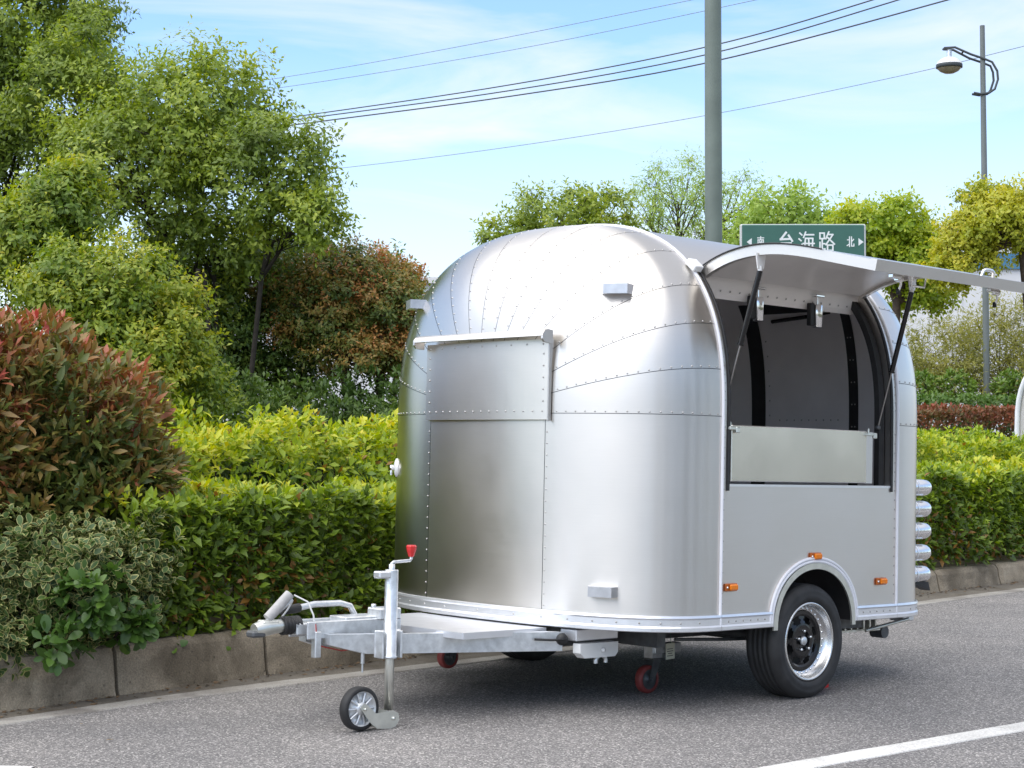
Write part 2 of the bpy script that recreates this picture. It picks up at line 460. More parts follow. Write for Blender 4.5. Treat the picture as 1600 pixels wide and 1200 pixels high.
def concrete(name, c0, c1, c2, stain=(0.085, 0.068, 0.046), stain_lo=0.48):
    m, nt, b = mat_new(name); L = nt.links.new
    tc = nt.nodes.new('ShaderNodeTexCoord')
    geo = nt.nodes.new('ShaderNodeNewGeometry')
    n1 = nt.nodes.new('ShaderNodeTexNoise'); n1.inputs['Scale'].default_value = 3.2; n1.inputs['Detail'].default_value = 9; n1.inputs['Roughness'].default_value = 0.65
    n2 = nt.nodes.new('ShaderNodeTexNoise'); n2.inputs['Scale'].default_value = 120; n2.inputs['Detail'].default_value = 3
    n3 = nt.nodes.new('ShaderNodeTexNoise'); n3.inputs['Scale'].default_value = 2.1; n3.inputs['Detail'].default_value = 6; n3.inputs['Distortion'].default_value = 0.5
    vo = nt.nodes.new('ShaderNodeTexVoronoi'); vo.inputs['Scale'].default_value = 16
    for n in (n1, n2, n3, vo): L(geo.outputs['Position'], n.inputs['Vector'])
    r1 = nt.nodes.new('ShaderNodeValToRGB'); e = r1.color_ramp.elements
    e[0].position = 0.28; e[0].color = c0 + (1,); e[1].position = 0.72; e[1].color = c2 + (1,)
    k = e.new(0.5); k.color = c1 + (1,)
    L(n1.outputs['Fac'], r1.inputs['Fac'])
    mx = nt.nodes.new('ShaderNodeMix'); mx.data_type = 'RGBA'
    mx.inputs[7].default_value = stain + (1,)
    ms = nt.nodes.new('ShaderNodeMapRange'); ms.inputs['From Min'].default_value = stain_lo; ms.inputs['From Max'].default_value = stain_lo + 0.16; ms.inputs['To Max'].default_value = 0.75
    L(n3.outputs['Fac'], ms.inputs['Value']); L(ms.outputs['Result'], mx.inputs[0]); L(r1.outputs['Color'], mx.inputs[6])
    pit = nt.nodes.new('ShaderNodeMapRange'); pit.inputs['From Min'].default_value = 0.05; pit.inputs['From Max'].default_value = 0.16; pit.inputs['To Min'].default_value = 0.45; pit.inputs['To Max'].default_value = 1.0
    L(vo.outputs['Distance'], pit.inputs['Value'])
    mx2 = nt.nodes.new('ShaderNodeMix'); mx2.data_type = 'RGBA'; mx2.blend_type = 'MULTIPLY'; mx2.inputs[0].default_value = 0.7
    L(mx.outputs[2], mx2.inputs[6]); L(pit.outputs['Result'], mx2.inputs[7])
    g = nt.nodes.new('ShaderNodeMapRange'); g.inputs['From Min'].default_value = 0.3; g.inputs['From Max'].default_value = 0.7; g.inputs['To Min'].default_value = 0.75; g.inputs['To Max'].default_value = 1.22
    L(n2.outputs['Fac'], g.inputs['Value'])
    mx3 = nt.nodes.new('ShaderNodeMix'); mx3.data_type = 'RGBA'; mx3.blend_type = 'MULTIPLY'; mx3.inputs[0].default_value = 1.0
    L(mx2.outputs[2], mx3.inputs[6]); L(g.outputs['Result'], mx3.inputs[7])
    L(mx3.outputs[2], b.inputs['Base Color'])
    b.inputs['Roughness'].default_value = 0.9
    bp = nt.nodes.new('ShaderNodeBump'); bp.inputs['Strength'].default_value = 0.5; bp.inputs['Distance'].default_value = 0.01
    ad = nt.nodes.new('ShaderNodeMath'); ad.operation = 'ADD'
    L(n2.outputs['Fac'], ad.inputs[0]); L(pit.outputs['Result'], ad.inputs[1])
    L(ad.outputs[0], bp.inputs['Height']); L(bp.outputs['Normal'], b.inputs['Normal'])
    return m
M['kerb'] = concrete('kerb_concrete', (0.155, 0.127, 0.092), (0.28, 0.234, 0.172), (0.41, 0.35, 0.262))
M['gutter'] = concrete('gutter_concrete', (0.10, 0.09, 0.075), (0.15, 0.132, 0.108), (0.20, 0.18, 0.148), stain_lo=0.5)
M['old_line'] = concrete('worn_line', (0.22, 0.20, 0.175), (0.34, 0.32, 0.29), (0.42, 0.40, 0.37), stain=(0.16, 0.145, 0.13), stain_lo=0.5)
M['road_line'] = concrete('road_paint', (0.52, 0.51, 0.49), (0.62, 0.61, 0.59), (0.70, 0.69, 0.67), stain=(0.36, 0.35, 0.33), stain_lo=0.58)

# ------------------------------------------------------------------ the road and its edge
KSTEP = 0.05
def _kerb_table():
    pts = {}
    h = lambda s: 40.0 + 4.8 * min(1.0, max(0.0, s / 2.0))
    p = np.array([-2.002, 8.981]); pts[0] = (p.copy(), h(0))
    for i in range(1, 1400):
        a = rad(h((i - .5) * KSTEP)); p = p + KSTEP * np.array([math.sin(a), math.cos(a)])
        pts[i] = (p.copy(), h(i * KSTEP))
    p = np.array([-2.002, 8.981])
    for i in range(-1, -600, -1):
        a = rad(h((i + .5) * KSTEP)); p = p - KSTEP * np.array([math.sin(a), math.cos(a)])
        pts[i] = (p.copy(), h(i * KSTEP))
    return pts
KT = _kerb_table()
def kerb(s, off=0.0, z=0.0):
    """point s metres along the kerb face, off metres towards the planting"""
    i = int(math.floor(s / KSTEP)); f = s / KSTEP - i
    i = max(-598, min(1397, i))
    p = KT[i][0] * (1 - f) + KT[i + 1][0] * f
    a = rad(KT[i][1] * (1 - f) + KT[i + 1][1] * f)
    return Vector((p[0] - math.cos(a) * off, p[1] + math.sin(a) * off, z))
def kerb_h(s):
    return 0.255 - 0.08 * min(1.0, max(0.0, (s - 0.5) / 7.0))

def strip(name, mat, s0, s1, o0, o1, z, step=0.5, of=None):
    mb = MB(); n = max(2, int((s1 - s0) / step) + 1)
    rows = []
    for i in range(n):
        s = s0 + (s1 - s0) * i / (n - 1)
        a, b = (o0, o1) if of is None else of(s)
        rows.append((kerb(s, a, z), kerb(s, b, z)))
    mb.grid(rows, smooth=False)
    return mb.build(name, mat, recalc=False)

g = MB(); g.add([(-600, -200, -0.03), (600, -200, -0.03), (600, 1500, -0.03), (-600, 1500, -0.03)], [(0, 1, 2, 3)])
tag(g.build('ground', M['soil'], recalc=False), kind='structure')
RN = Vector((math.cos(rad(44.0)), -math.sin(rad(44.0)), 0))
g = MB()
rows = []
for i in range(140):
    s = -28 + i * 0.7
    rows.append((kerb(s, 0.0, 0.0) + RN * 26.0, kerb(s, 0.0, 0.0)))
g.grid(rows, smooth=False)
road = tag(g.build('road', M['asphalt'], recalc=False), kind='structure')
# bank of planted soil behind the kerb
g = MB(); rows = []
for i in range(120):
    s = -28 + i * 0.8
    rows.append([kerb(s, 0.19, kerb_h(s) - 0.03), kerb(s, 3.0, 0.24), kerb(s, 8, 0.26), kerb(s, 40, 0.3)])
g.grid(rows, smooth=True)
tag(g.build('planting_bed', M['soil'], recalc=False), kind='structure')

def gut(s):
    return (-0.24 - 0.16 * min(1, max(0, s / 2.5)), -0.004)
def edge_off(s):
    return -0.25 - 0.17 * min(1, max(0, s / 2.5))
tag(strip('gutter', M['gutter'], -28, 60, 0, 0, 0.004, of=lambda s: (edge_off(s) + 0.0, -0.002)), kind='structure')
# worn pale edge line, ragged borders
mb = MB(); rows = []
for i in range(600):
    s = -6 + i * 0.06
    w = 0.068
    j0 = 0.012 * noise.noise(Vector((s * 3.1, 1.7, 0))) + 0.008 * noise.noise(Vector((s * 11, 4, 0)))
    j1 = 0.012 * noise.noise(Vector((s * 2.7, 9.2, 0))) + 0.008 * noise.noise(Vector((s * 12, 7, 0)))
    o = edge_off(s)
    rows.append((kerb(s, o - w + j0 - .004, 0.0005), kerb(s, o - w + j0, 0.0075), kerb(s, o + w + j1, 0.0075)))
mb.grid(rows, smooth=False)
tag(mb.build('edge_line', M['old_line'], recalc=False), kind='structure')
# painted lane line, lower right
def ragged_line(name, a, b, w, n, mat, z=0.005):
    a = Vector(a); b = Vector(b); d = (b - a).normalized(); sd = Vector((-d.y, d.x, 0))
    mb = MB(); rows = []
    for i in range(n):
        p = a + (b - a) * i / (n - 1); s = i * 0.37
        rows.append((p - sd * (w / 2 + .006 * noise.noise(Vector((s, 3, 1)))), p + sd * (w / 2 + .006 * noise.noise(Vector((s, 8, 2))))))
    rows = [[(r[0] - sd * .003).to_tuple()[:2] + (.0004,), (r[0].x, r[0].y, z), (r[1].x, r[1].y, z), (r[1] + sd * .003).to_tuple()[:2] + (.0004,)] for r in rows]
    mb.grid(rows, smooth=False)
    return tag(mb.build(name, mat, recalc=False), kind='structure')
ragged_line('lane_line', (0.33, 6.47, 0), (6.6, 11.45, 0), 0.135, 80, M['road_line'])
ragged_line('lane_line', (-3.6, 7.25, 0), (-1.93, 7.02, 0), 0.16, 30, M['road_line'])

# kerb: each stone a block of its own
kerb_root = tag(empty('kerb', kerb(0)), kind='structure')
kinv = Matrix.Translation(-kerb(0))
def kerb_stone(s0, s1, i):
    r = random.Random(i * 13 + 5)
    mb = MB(); rows = []
    n = 21
    g0 = 0.008 + r.random() * 0.008
    jit = r.uniform(-.006, .006)
    for k in range(n):
        s = s0 + g0 + (s1 - s0 - 2 * g0) * k / (n - 1)
        h = kerb_h(s) + jit
        e = 0.012 if k in (0, n - 1) else 0.0
        nz = lambda q: 0.010 * noise.noise(Vector((s * 5, q * 7.0, i))) + 0.007 * noise.noise(Vector((s * 19, q * 9.0, i)))
        rows.append([kerb(s, -0.012 + nz(1), -0.05), kerb(s, 0.0 + e + nz(2), 0.03), kerb(s, 0.012 + e + nz(3), h * .45), kerb(s, 0.022 + e + nz(4), h - 0.04),
                     kerb(s, 0.036 + e + nz(5), h - .014 - e * .5), kerb(s, 0.062 + nz(6), h - e * .6), kerb(s, 0.19, h - e * .6), kerb(s, 0.19, -0.05)])
    mb.grid([[p - kerb(0) for p in q] for q in rows], smooth=False)
    m = len(rows[0])
    mb.f.append(tuple(range(m))); mb.s.append(False)
    b0 = (n - 1) * m
    mb.f.append(tuple(reversed(range(b0, b0 + m)))); mb.s.append(False)
    return mb.build('kerb_stone', M['kerb'], kerb_root)
for i in range(-9, 30):
    kerb_stone(i * 1.0, i * 1.0 + 1.0, i)

# grit and leaf scraps caught along the foot of the kerb
mb = MB(); rr = random.Random(3)
for k in range(900):
    s = -1.5 + 17 * rr.random(); o = -abs(rr.gauss(0, .07)) - .012
    c = kerb(s, o, .007); a_ = rr.uniform(0, 6.28); l = rr.uniform(.006, .022); w_ = l * rr.uniform(.35, .8)
    d1 = Vector((math.cos(a_), math.sin(a_), rr.uniform(-.1, .25))) * l; d2 = Vector((-math.sin(a_), math.cos(a_), rr.uniform(-.1, .3))) * w_
    mb.add([c - d1, c - d2 * .6, c + d1, c + d2 + Vector((0, 0, .004))], [(0, 1, 2), (0, 2, 3)])
tag(mb.build('gutter_litter', simple('dry_litter', (0.14, 0.09, 0.05), rough=0.9, var=0.5, scale=25), recalc=False), kind='stuff')

# ------------------------------------------------------------------ the trailer
YAW = rad(47.2); TPIT = rad(1.66)
_d = Vector((math.sin(YAW), math.cos(YAW), 0)); _t = Vector((math.cos(YAW), -math.sin(YAW), 0)); _z = Vector((0, 0, 1))
TU = _d * math.cos(TPIT) - _z * math.sin(TPIT)
TV = _t
TW = _z * math.cos(TPIT) + _d * math.sin(TPIT)
TO = Vector((1.50, 8.92, 0)) - 1.08 * _t
TM = Matrix(((TU.x, -TV.x, TW.x, TO.x), (TU.y, -TV.y, TW.y, TO.y), (TU.z, -TV.z, TW.z, TO.z), (0, 0, 0, 1)))
def Q(u, v, w): return Vector((u, -v, w))

trailer = empty('food_trailer')
trailer.matrix_world = TM
tag(trailer, 'shiny riveted aluminium food trailer with rounded ends and its side hatch propped open', 'trailer')

HB, W0, HH, NN, MM, CC = 1.08, 1.40, 1.00, 2.6, 2.6, 0.58
UF, UR = -0.704, 0.735      # where the rounded ends begin
def rphi(phi):
    c, s = abs(math.cos(phi)), abs(math.sin(phi))
    return ((c / HB) ** NN + (s / HH) ** NN) ** (-1.0 / NN)
def sect(phi, sc=1.0):
    r = rphi(phi) * sc
    return r * math.cos(phi), W0 + r * math.sin(phi)
def cap_pt(phi, tau, end=-1, sc=1.0, off=0.0):
    S = max(0.0, math.cos(tau)) ** (2 / MM); X = math.sin(tau) ** (2 / MM)
    r = rphi(phi) * S * sc
    u = (UF - CC * sc * X) if end < 0 else (UR + CC * sc * X)
    return u, r * math.cos(phi), W0 + r * math.sin(phi)
def cap_low(vv, end=-1, sc=1.0):
    """plan outline below the belt: vv in -1..1"""
    a = abs(vv)
    X = max(0.0, 1 - a ** MM) ** (1 / MM)
    return ((UF - CC * sc * X) if end < 0 else (UR + CC * sc * X)), vv * HB * sc
def plan_tau(tau, end=-1, sc=1.0):
    """tau 0..pi from the serving side round to the far side"""
    a = math.cos(tau); S = math.copysign(abs(a) ** (2 / MM), a); X = abs(math.sin(tau)) ** (2 / MM)
    return ((UF - CC * sc * X) if end < 0 else (UR + CC * sc * X)), S * HB * sc

SEAMS = [0, 12, 23.6, 34.3, 47, 59, 71, 83, 97, 109, 121, 133, 145.7, 156.4, 168, 180]
WB = 0.375      # lower edge of the skin
rivets = MB()
def rivet(p, nrm, r=0.0052):
    p = Vector(p); nrm = Vector(nrm).normalized(); e1 = nrm.orthogonal().normalized(); e2 = nrm.cross(e1)
    vs = []; k = 6
    for i in range(k):
        a = 2 * math.pi * i / k; vs.append(p + (e1 * math.cos(a) + e2 * math.sin(a)) * r)
    for i in range(k):
        a = 2 * math.pi * i / k; vs.append(p + (e1 * math.cos(a) + e2 * math.sin(a)) * r * .6 + nrm * r * .55)
    vs.append(p + nrm * r * .7)
    fs = [(i, (i + 1) % k, k + (i + 1) % k, k + i) for i in range(k)] + [(k + i, k + (i + 1) % k, 2 * k) for i in range(k)]
    rivets.add(vs, fs, True)
def cap_normal(fn, a, b):
    e = 1e-3
    p = Vector(fn(a, b)); q = Vector(fn(a + e, b)); r = Vector(fn(a, b + e))
    n = (q - p).cross(r - p)
    if n.length < 1e-12: return Vector((-1, 0, 0))
    n.normalize()
    c = Vector((0, 0, 1.2))
    if n.dot(p - c) < 0: n = -n
    return n

def gap_phi(phi, tau, s):
    S = max(0.05, math.cos(tau) ** (2 / MM))
    return phi + s * 0.0016 / (rphi(phi) * S)
TAU_END = 1.52
for end in (-1, 1):
    fn = lambda phi, tau: Q(*cap_pt(phi, tau, end))
    for a, b in zip(SEAMS[:-1], SEAMS[1:]):
        if end > 0 and a >= 133: continue       # far rear corner is out of sight behind the roof
        a, b = rad(a), rad(b)
        mb = MB(); rows = []
        for i in range(25):
            tau = TAU_END * i / 24
            g0, g1 = gap_phi(a, tau, 1), gap_phi(b, tau, -1)
            rows.append([fn(g0 + (g1 - g0) * j / 16, tau) for j in range(17)])
        mb.grid(rows)
        mb.build('cap_panel', M['alu'], trailer)
    # seam backing strip + rivets
    back = MB()
    for deg in SEAMS:
        if end > 0 and deg > 133: continue
        phi = rad(deg)
        rows = []
        for i in range(25):
            tau = TAU_END * i / 24
            S = max(0.05, math.cos(tau) ** (2 / MM)); dp = 0.012 / (rphi(phi) * S)
            rows.append([Q(*cap_pt(phi - dp, tau, end, .994)), Q(*cap_pt(phi + dp, tau, end, .994))])
        back.grid(rows)
        # rivets at even arc steps
        prev = fn(phi, 0.0); acc = 0.02
        tau = 0.0
        while tau < 1.38:
            tau += 0.004
            q = fn(phi, tau); acc += (q - prev).length; prev = q
            if acc > 0.052:
                acc = 0
                S = max(0.05, math.cos(tau) ** (2 / MM)); dp = 0.010 / (rphi(phi) * S)
                ph = phi + (dp if deg < 90 else -dp)
                if deg in (0, 180): ph = phi + (dp if deg == 0 else -dp)
                rivet(fn(ph, tau), cap_normal(fn, ph, tau))
    back.build('seam_strip', M['dark_steel'], trailer)
# below the belt: one sheet each side of the door panel, and the panel itself
DV = 0.432
tD = math.acos((DV / HB) ** (MM / 2))
def low_sheet(name, t0, t1, end, w0=WB, w1=W0 - 0.0016, sc=1.0, mat='alu'):
    mb = MB(); rows = []
    for i in range(29):
        t = t0 + (t1 - t0) * i / 28
        u, v = plan_tau(t, end, sc)
        rows.append([Q(u, v, w0 + (w1 - w0) * j / 8) for j in range(9)])
    mb.grid(rows)
    return mb.build(name, M[mat], trailer)
low_sheet('cap_panel', 0.0, tD - .0018, -1)
low_sheet('cap_panel', math.pi - tD + .0018, math.pi, -1)
low_sheet('door_panel', tD + .0018, math.pi - tD - .0018, -1, mat='alu_flat')
low_sheet('cap_panel', 0.0, 1.15, 1)
low_sheet('cap_panel', 1.152, math.pi, 1)
for t in (tD, math.pi - tD):
    bk = MB(); u, v = plan_tau(t, -1, .994)
    bk.add([Q(u, v - .012, WB), Q(u, v + .012, WB), Q(u, v + .012, W0), Q(u, v - .012, W0)], [(0, 1, 2, 3)])
    bk.build('seam_strip', M['dark_steel'], trailer)
for sgn in (1, -1):
    for w in np.arange(0.47, 1.36, 0.056):
        v = sgn * (DV + 0.012); vv = v / HB
        u, v = cap_low(vv); rivet(Q(u, v, w), Q(-1, 0.25 * sgn, 0))

# roof sheet and walls between the two end caps
PH = rad(40.0)              # hinge of the hatch
hv, hw = sect(PH)
def long_sheet(name, prof, u0, u1, nu=10, mat='alu'):
    mb = MB(); rows = []
    for i in range(nu + 1):
        u = u0 + (u1 - u0) * i / nu
        rows.append([Q(u, v, w) for v, w in prof])
    mb.grid(rows)
    return mb.build(name, M[mat], trailer)
arc = lambda a, b, n, sc=1.0: [sect(a + (b - a) * i / n, sc) for i in range(n + 1)]
long_sheet('roof_panel', arc(PH, rad(133), 40), UF, UR)
long_sheet('wall_panel', arc(rad(133.2), rad(180), 16) + [(-HB, w) for w in (1.0, 0.7, WB)], UF, UR)
OL, OR = -0.664, 0.690      # opening
LEDGE = 1.073
for a, b in ((UF, OL), (OR, UR)):
    long_sheet('corner_post', [(HB, LEDGE)] + arc(0, PH, 16), a, b, 1)
# serving side wall with its wheel arch, one pressed sheet
AC, AW, AH = 0.03, 0.335, 0.305
outl = [(UF, WB)]
for i in range(25):
    a = math.pi - math.pi * i / 24
    outl.append((AC + AW * math.cos(a), WB + max(0.0, math.sin(a)) ** 0.9 * AH))
outl += [(UR, WB), (UR, LEDGE), (UF, LEDGE)]
mb = MB(); mb.prism(outl, 0.004, lambda x, y, h: Q(x, HB - 0.004 + h, y))
mb.build('side_panel', M['alu_flat'], trailer)
# far side inner arch is hidden; a wheel box inside both sides
for sv in (1, -1):
    mb = MB(); rows = []
    for v in (HB - .006, HB - .26):
        rows.append([Q(AC + AW * math.cos(math.pi - math.pi * i / 20), sv * v, WB + math.sin(math.pi * i / 20) * AH) for i in range(21)])
    mb.grid(rows); n = len(rows[0]); mb.f.append(tuple(range(n, 2 * n))); mb.s.append(False)
    mb.build('wheel_box', M['black'], trailer)
# arch lip: bright patterned strip and white bead
mb = MB(); rows = []
for k, (o, v) in enumerate(((-.030, HB + .004), (-.030, HB + .014), (.000, HB + .014), (.000, HB + .004))):
    rows.append([Q(AC + (AW + o) * math.cos(math.pi - math.pi * i / 32), v, WB - .02 + math.sin(math.pi * i / 32) ** .9 * (AH + o + .02)) for i in range(33)])
rows.append(rows[0]); mb.grid(rows, smooth=False)
mb.build('arch_lip', M['zinc'], trailer)
mb = MB()
for o in (.008, .024):
    mb.tube([Q(AC + (AW + o) * math.cos(math.pi - math.pi * i / 36), HB + .006, WB + math.sin(math.pi * i / 36) ** .9 * (AH + o)) for i in range(37)], .0085, 8)
mb.build('arch_beading', M['bead'], trailer)

# skirt trim round the foot of the body
def skirt_path():
    P = []
    for i in range(41): P.append(plan_tau(math.pi - math.pi * i / 40, -1))
    return P
def skirt(name, pts, mat):
    mb = MB(); rows = []
    prof = ((.003, .450), (.013, .448), (.016, .438), (.010, .430), (.010, .400), (.016, .392), (.016, .376), (.010, .372), (.0, .372))
    for i, (u, v) in enumerate(pts):
        a = Vector(pts[max(0, i - 1)] + (0,)); b = Vector(pts[min(len(pts) - 1, i + 1)] + (0,))
        t = (b - a).normalized(); n = Vector((t.y, -t.x, 0))
        if n.dot(Vector((u - 0.02, v, 0))) < 0: n = -n
        rows.append([Q(u + n.x * o, v + n.y * o, w) for o, w in prof])
        if i % 2 == 0 and 0 < i < len(pts) - 1:
            rivet(Q(u + n.x * .010, v + n.y * .010, .415), Q(n.x, n.y, 0), .0055)
    mb.grid(rows, smooth=False)
    return mb.build(name, M[mat], trailer)
skirt('skirt_trim', skirt_path(), 'trim')
lin = lambda a, b, n: [(a + (b - a) * i / n, HB) for i in range(n + 1)]
skirt('skirt_trim', lin(UF + .002, AC - AW - .012, 14), 'trim')
skirt('skirt_trim', lin(AC + AW + .012, UR - .002, 12), 'trim')
skirt('skirt_trim', [plan_tau(math.pi * i / 40, 1) for i in range(41)], 'trim')

# white beading over the two ring seams
for uu in (UF, UR):
    mb = MB()
    pts = [Q(uu, HB + .005, w) for w in (.375, .7, 1.05)]
    for i in range(61):
        v, w = sect(math.pi * i / 60); k = 1 + .004
        pts.append(Q(uu, v * k, W0 + (w - W0) * k))
    mb.tube(pts, .0085, 8)
    mb.build('seam_beading', M['bead'], trailer)
    du = .018 if uu < 0 else -.018
    for w in np.arange(.50, 1.40, .05): rivet(Q(uu + du, HB + .0005, w), Q(0, 1, 0), .005)
    for i in range(1, 22):
        ph = rad(2 + i * 2.2)
        if ph < PH * 1.2:
            v, w = sect(ph); rivet(Q(uu + du, v, w), Q(0, math.cos(ph), math.sin(ph)), .005)

# floor, lining
fo = [plan_tau(math.pi * i / 30, -1, .985) for i in range(31)] + [plan_tau(math.pi - math.pi * i / 30, 1, .985) for i in range(31)]
mb = MB(); mb.prism([(u, max(-.80, min(.80, v))) for u, v in fo], .035, lambda x, y, h: Q(x, y, .382 + h)); mb.build('floor', M['dark_steel'], trailer)
mb = MB()
IS = .968
outi = [(UF, .42)] + [(AC + (AW + .012) * math.cos(math.pi - math.pi * i / 24), max(.42, WB + math.sin(math.pi * i / 24) * (AH + .012))) for i in range(25)] + [(UR, .42), (UR, LEDGE - .01), (UF, LEDGE - .01)]
mb = MB(); mb.prism(outi, .004, lambda x, y, h: Q(x, HB * IS - h, y)); mb.build('inner_wall', M['lining'], trailer)
long_sheet('inner_roof', arc(PH * 1.02, rad(180), 50, IS) + [(-HB * IS, w) for w in (1.1, .8, .43)], UF, UR, 4, 'lining')
for a, b in ((UF, OL), (OR, UR)):
    long_sheet('inner_post', [(HB * IS, LEDGE)] + arc(0, PH * 1.02, 16, IS), a, b, 1, 'lining')
for end in (-1, 1):
    mb = MB(); rows = []
    for i in range(21):
        tau = 1.5707 * i / 20
        rows.append([Q(*cap_pt(math.pi * j / 40, tau, end, IS)) for j in range(41)])
    mb.grid(rows)
    rows = []
    for i in range(41):
        u, v = plan_tau(math.pi * i / 40, end, IS)
        rows.append([Q(u, v, .43 + (W0 - .43) * j / 3) for j in range(4)])
    mb.grid(rows)
    mb.build('inner_cap', M['lining'], trailer, recalc=False)
# black seal round the rear door, seen through the hatch
def rear_pt(v, w, sc=.962):
    a = abs(v) / (HB * sc); b = max(0., w - W0) / (HH * sc)
    S = (a ** NN + b ** NN) ** (1 / NN)
    return Q(UR + CC * sc * max(0, 1 - S ** MM) ** (1 / MM), v, w)
mb = MB()
def seal(path):
    rows = [[rear_pt(*p) for p in r] for r in path]
    mb.grid(rows, smooth=False)
seal([((-.370, w), (-.335, w), (-.30, w), (-.268, w)) for w in np.linspace(.5, 2.15, 26)])
seal([((.362, w), (.385, w), (.41, w), (.436, w)) for w in np.linspace(.5, 2.15, 26)])
seal([((v, 2.09), (v, 2.12), (v, 2.15)) for v in np.linspace(-.37, .436, 20)])
sealo = mb.build('door_seal', M['black'], trailer, recalc=False)
for w in np.arange(1.12, 2.0, .09): rivet(rear_pt(-.235, w, .958), Q(-1, 0, 0), .006)
for v in np.arange(-.16, .32, .055): rivet(rear_pt(v, 1.45, .958), Q(-1, 0, 0), .006)
for v in (.388, .412):
    for w in np.arange(1.15, 2.05, .13): rivet(rear_pt(v, w, .956), Q(-1, 0, 0), .005)
# strut of the rear door lying under the seal
mb = MB(); mb.tube([rear_pt(-.15, 2.045, .94), rear_pt(.12, 2.062, .94)], .012, 8); mb.tube([rear_pt(.12, 2.062, .94), rear_pt(.30, 2.075, .94)], .006, 8)
mb.build('door_strut', M['gloss_black'], trailer)

# opening: jambs, gaskets, inner black rib
for uu, sg in ((OL, 1), (OR, -1)):
    mb = MB(); rows = []
    for o in (0.0, .062):
        k = 1 - o / HB
        rows.append([Q(uu, HB - o, LEDGE - .02)] + [Q(uu, v * k, W0 + (w - W0) * k) for v, w in arc(0, PH, 16)])
    mb.grid(rows); mb.build('jamb', M['alu_flat'], trailer)
    mb = MB()
    mb.tube([Q(uu + sg * .006, HB + .002, LEDGE - .03), Q(uu + sg * .006, HB + .002, 1.25)] + [Q(uu + sg * .006, v * 1.001, W0 + (w - W0) * 1.001) for v, w in arc(0, PH * .99, 16)], .009, 6)
    mb.build('gasket', M['black'], trailer)
mb = MB(); rows = []
for uu, k in ((OR - .004, .955), (OR - .05, .955), (OR - .05, .925), (OR - .004, .925)):
    rows.append([Q(uu, HB * k, .45)] + [Q(uu, v, w) for v, w in arc(0, PH * 1.05, 16, k)])
rows.append(rows[0]); mb.grid(rows, smooth=False); mb.build('inner_rib', M['black'], trailer)
mb = MB(); rows = []
for uu, k in ((OR - .001, .93), (OR + .02, .90), (OR + .004, .90)):
    rows.append([Q(uu, HB * k, .45)] + [Q(uu, v, w) for v, w in arc(0, PH * 1.05, 16, k)])
mb.grid(rows, smooth=False); mb.build('inner_rib', M['trim'], trailer)
# sill and fold-down counter
mb = MB(); mb.box(Q((OL + OR) / 2, HB - .028, LEDGE - .004), (OR - OL, .06, .012)); mb.build('sill', M['trim'], trailer)
mb = MB(); mb.box(Q(-.083, HB - .012, 1.225), (1.096, .022, .274), bevel=.004); counter = mb.build('counter_flap', M['counter'], trailer)
mb = MB(); mb.box(Q(.510, HB - .030, 1.222), (.075, .012, .27)); mb.build('side_filler', M['alu'], trailer)
for uu in (-.640, .480):
    mb = MB(); mb.box(Q(uu, HB + .006, 1.345), (.05, .022, .018), bevel=.004); mb.box(Q(uu + .035, HB + .012, 1.338), (.03, .016, .03), bevel=.004)
    mb.tube([Q(uu - .01, HB + .004, 1.345), Q(uu - .01, HB + .004, 1.375)], .006, 6)
    mb.build('latch', M['zinc'], trailer)

# hatch: the cut out side panel, swung up about its hinge
AL = rad(77.0)
H0, H1 = OL + .012, OR - .012
def swing(u, v, w):
    dv, dw = v - hv, w - hw
    c, s = math.cos(AL), math.sin(AL)
    return Q(u, hv + dv * c - dw * s, hw + dv * s + dw * c)
hprof = arc(PH * .985, 0, 22) + [(HB, w) for w in (1.30, 1.19, 1.085)]
hin = [(v * .955, W0 + (w - W0) * .955) for v, w in arc(PH * .985, 0, 22)] + [(HB * .955, w) for w in (1.30, 1.19, 1.085)]
hmid = [(v * .985, W0 + (w - W0) * .985) for v, w in arc(PH * .985, 0, 22)] + [(HB * .985, w) for w in (1.30, 1.19, 1.085)]
hatch = empty('hatch'); hatch.parent = trailer
def hsheet(name, prof, u0, u1, mat, nu=8):
    mb = MB(); rows = []
    for i in range(nu + 1):
        u = u0 + (u1 - u0) * i / nu
        rows.append([swing(u, v, w) for v, w in prof])
    mb.grid(rows); return mb.build(name, M[mat], hatch)
hsheet('outer_skin', hprof, H0, H1, 'alu')
hsheet('inner_lining', [(v * .968, W0 + (w - W0) * .968) if w > W0 else (v * .968, w) for v, w in hprof], H0 + .01, H1 - .01, 'hatch_lining')
def hedge_band(u, du, name='edge_frame'):
    mb = MB(); rows = []
    for pr, uu in ((hprof, u), (hin, u), (hin, u + du), (hprof, u + du)):
        rows.append([swing(uu, v, w) for v, w in pr])
    rows.append(rows[0]); mb.grid(rows, smooth=False)
    return mb.build(name, M['chrome'] if False else M['alu'], hatch)
hedge_band(H0, .03)
hedge_band(H1, -.03)
mb = MB()
c0 = [swing(H0 - .004, HB + .004, 1.083), swing(H1 + .004, HB + .004, 1.083), swing(H1 + .004, HB * .955, 1.083), swing(H0 - .004, HB * .955, 1.083)]
c1 = [swing(H0 - .004, HB + .004, 1.12), swing(H1 + .004, HB + .004, 1.12), swing(H1 + .004, HB * .955, 1.12), swing(H0 - .004, HB * .955, 1.12)]
mb.add(c0 + c1, [(0, 1, 2, 3), (7, 6, 5, 4), (0, 4, 5, 1), (1, 5, 6, 2), (2, 6, 7, 3), (3, 7, 4, 0)])
mb.build('edge_frame', M['alu'], hatch)
# black rubber round the swung hatch near edge
mb = MB(); mb.tube([swing(H0 - .006, v * 1.002, W0 + (w - W0) * 1.002) for v, w in arc(PH * .98, 0, 20)], .004, 6); mb.build('gasket', M['black'], hatch)
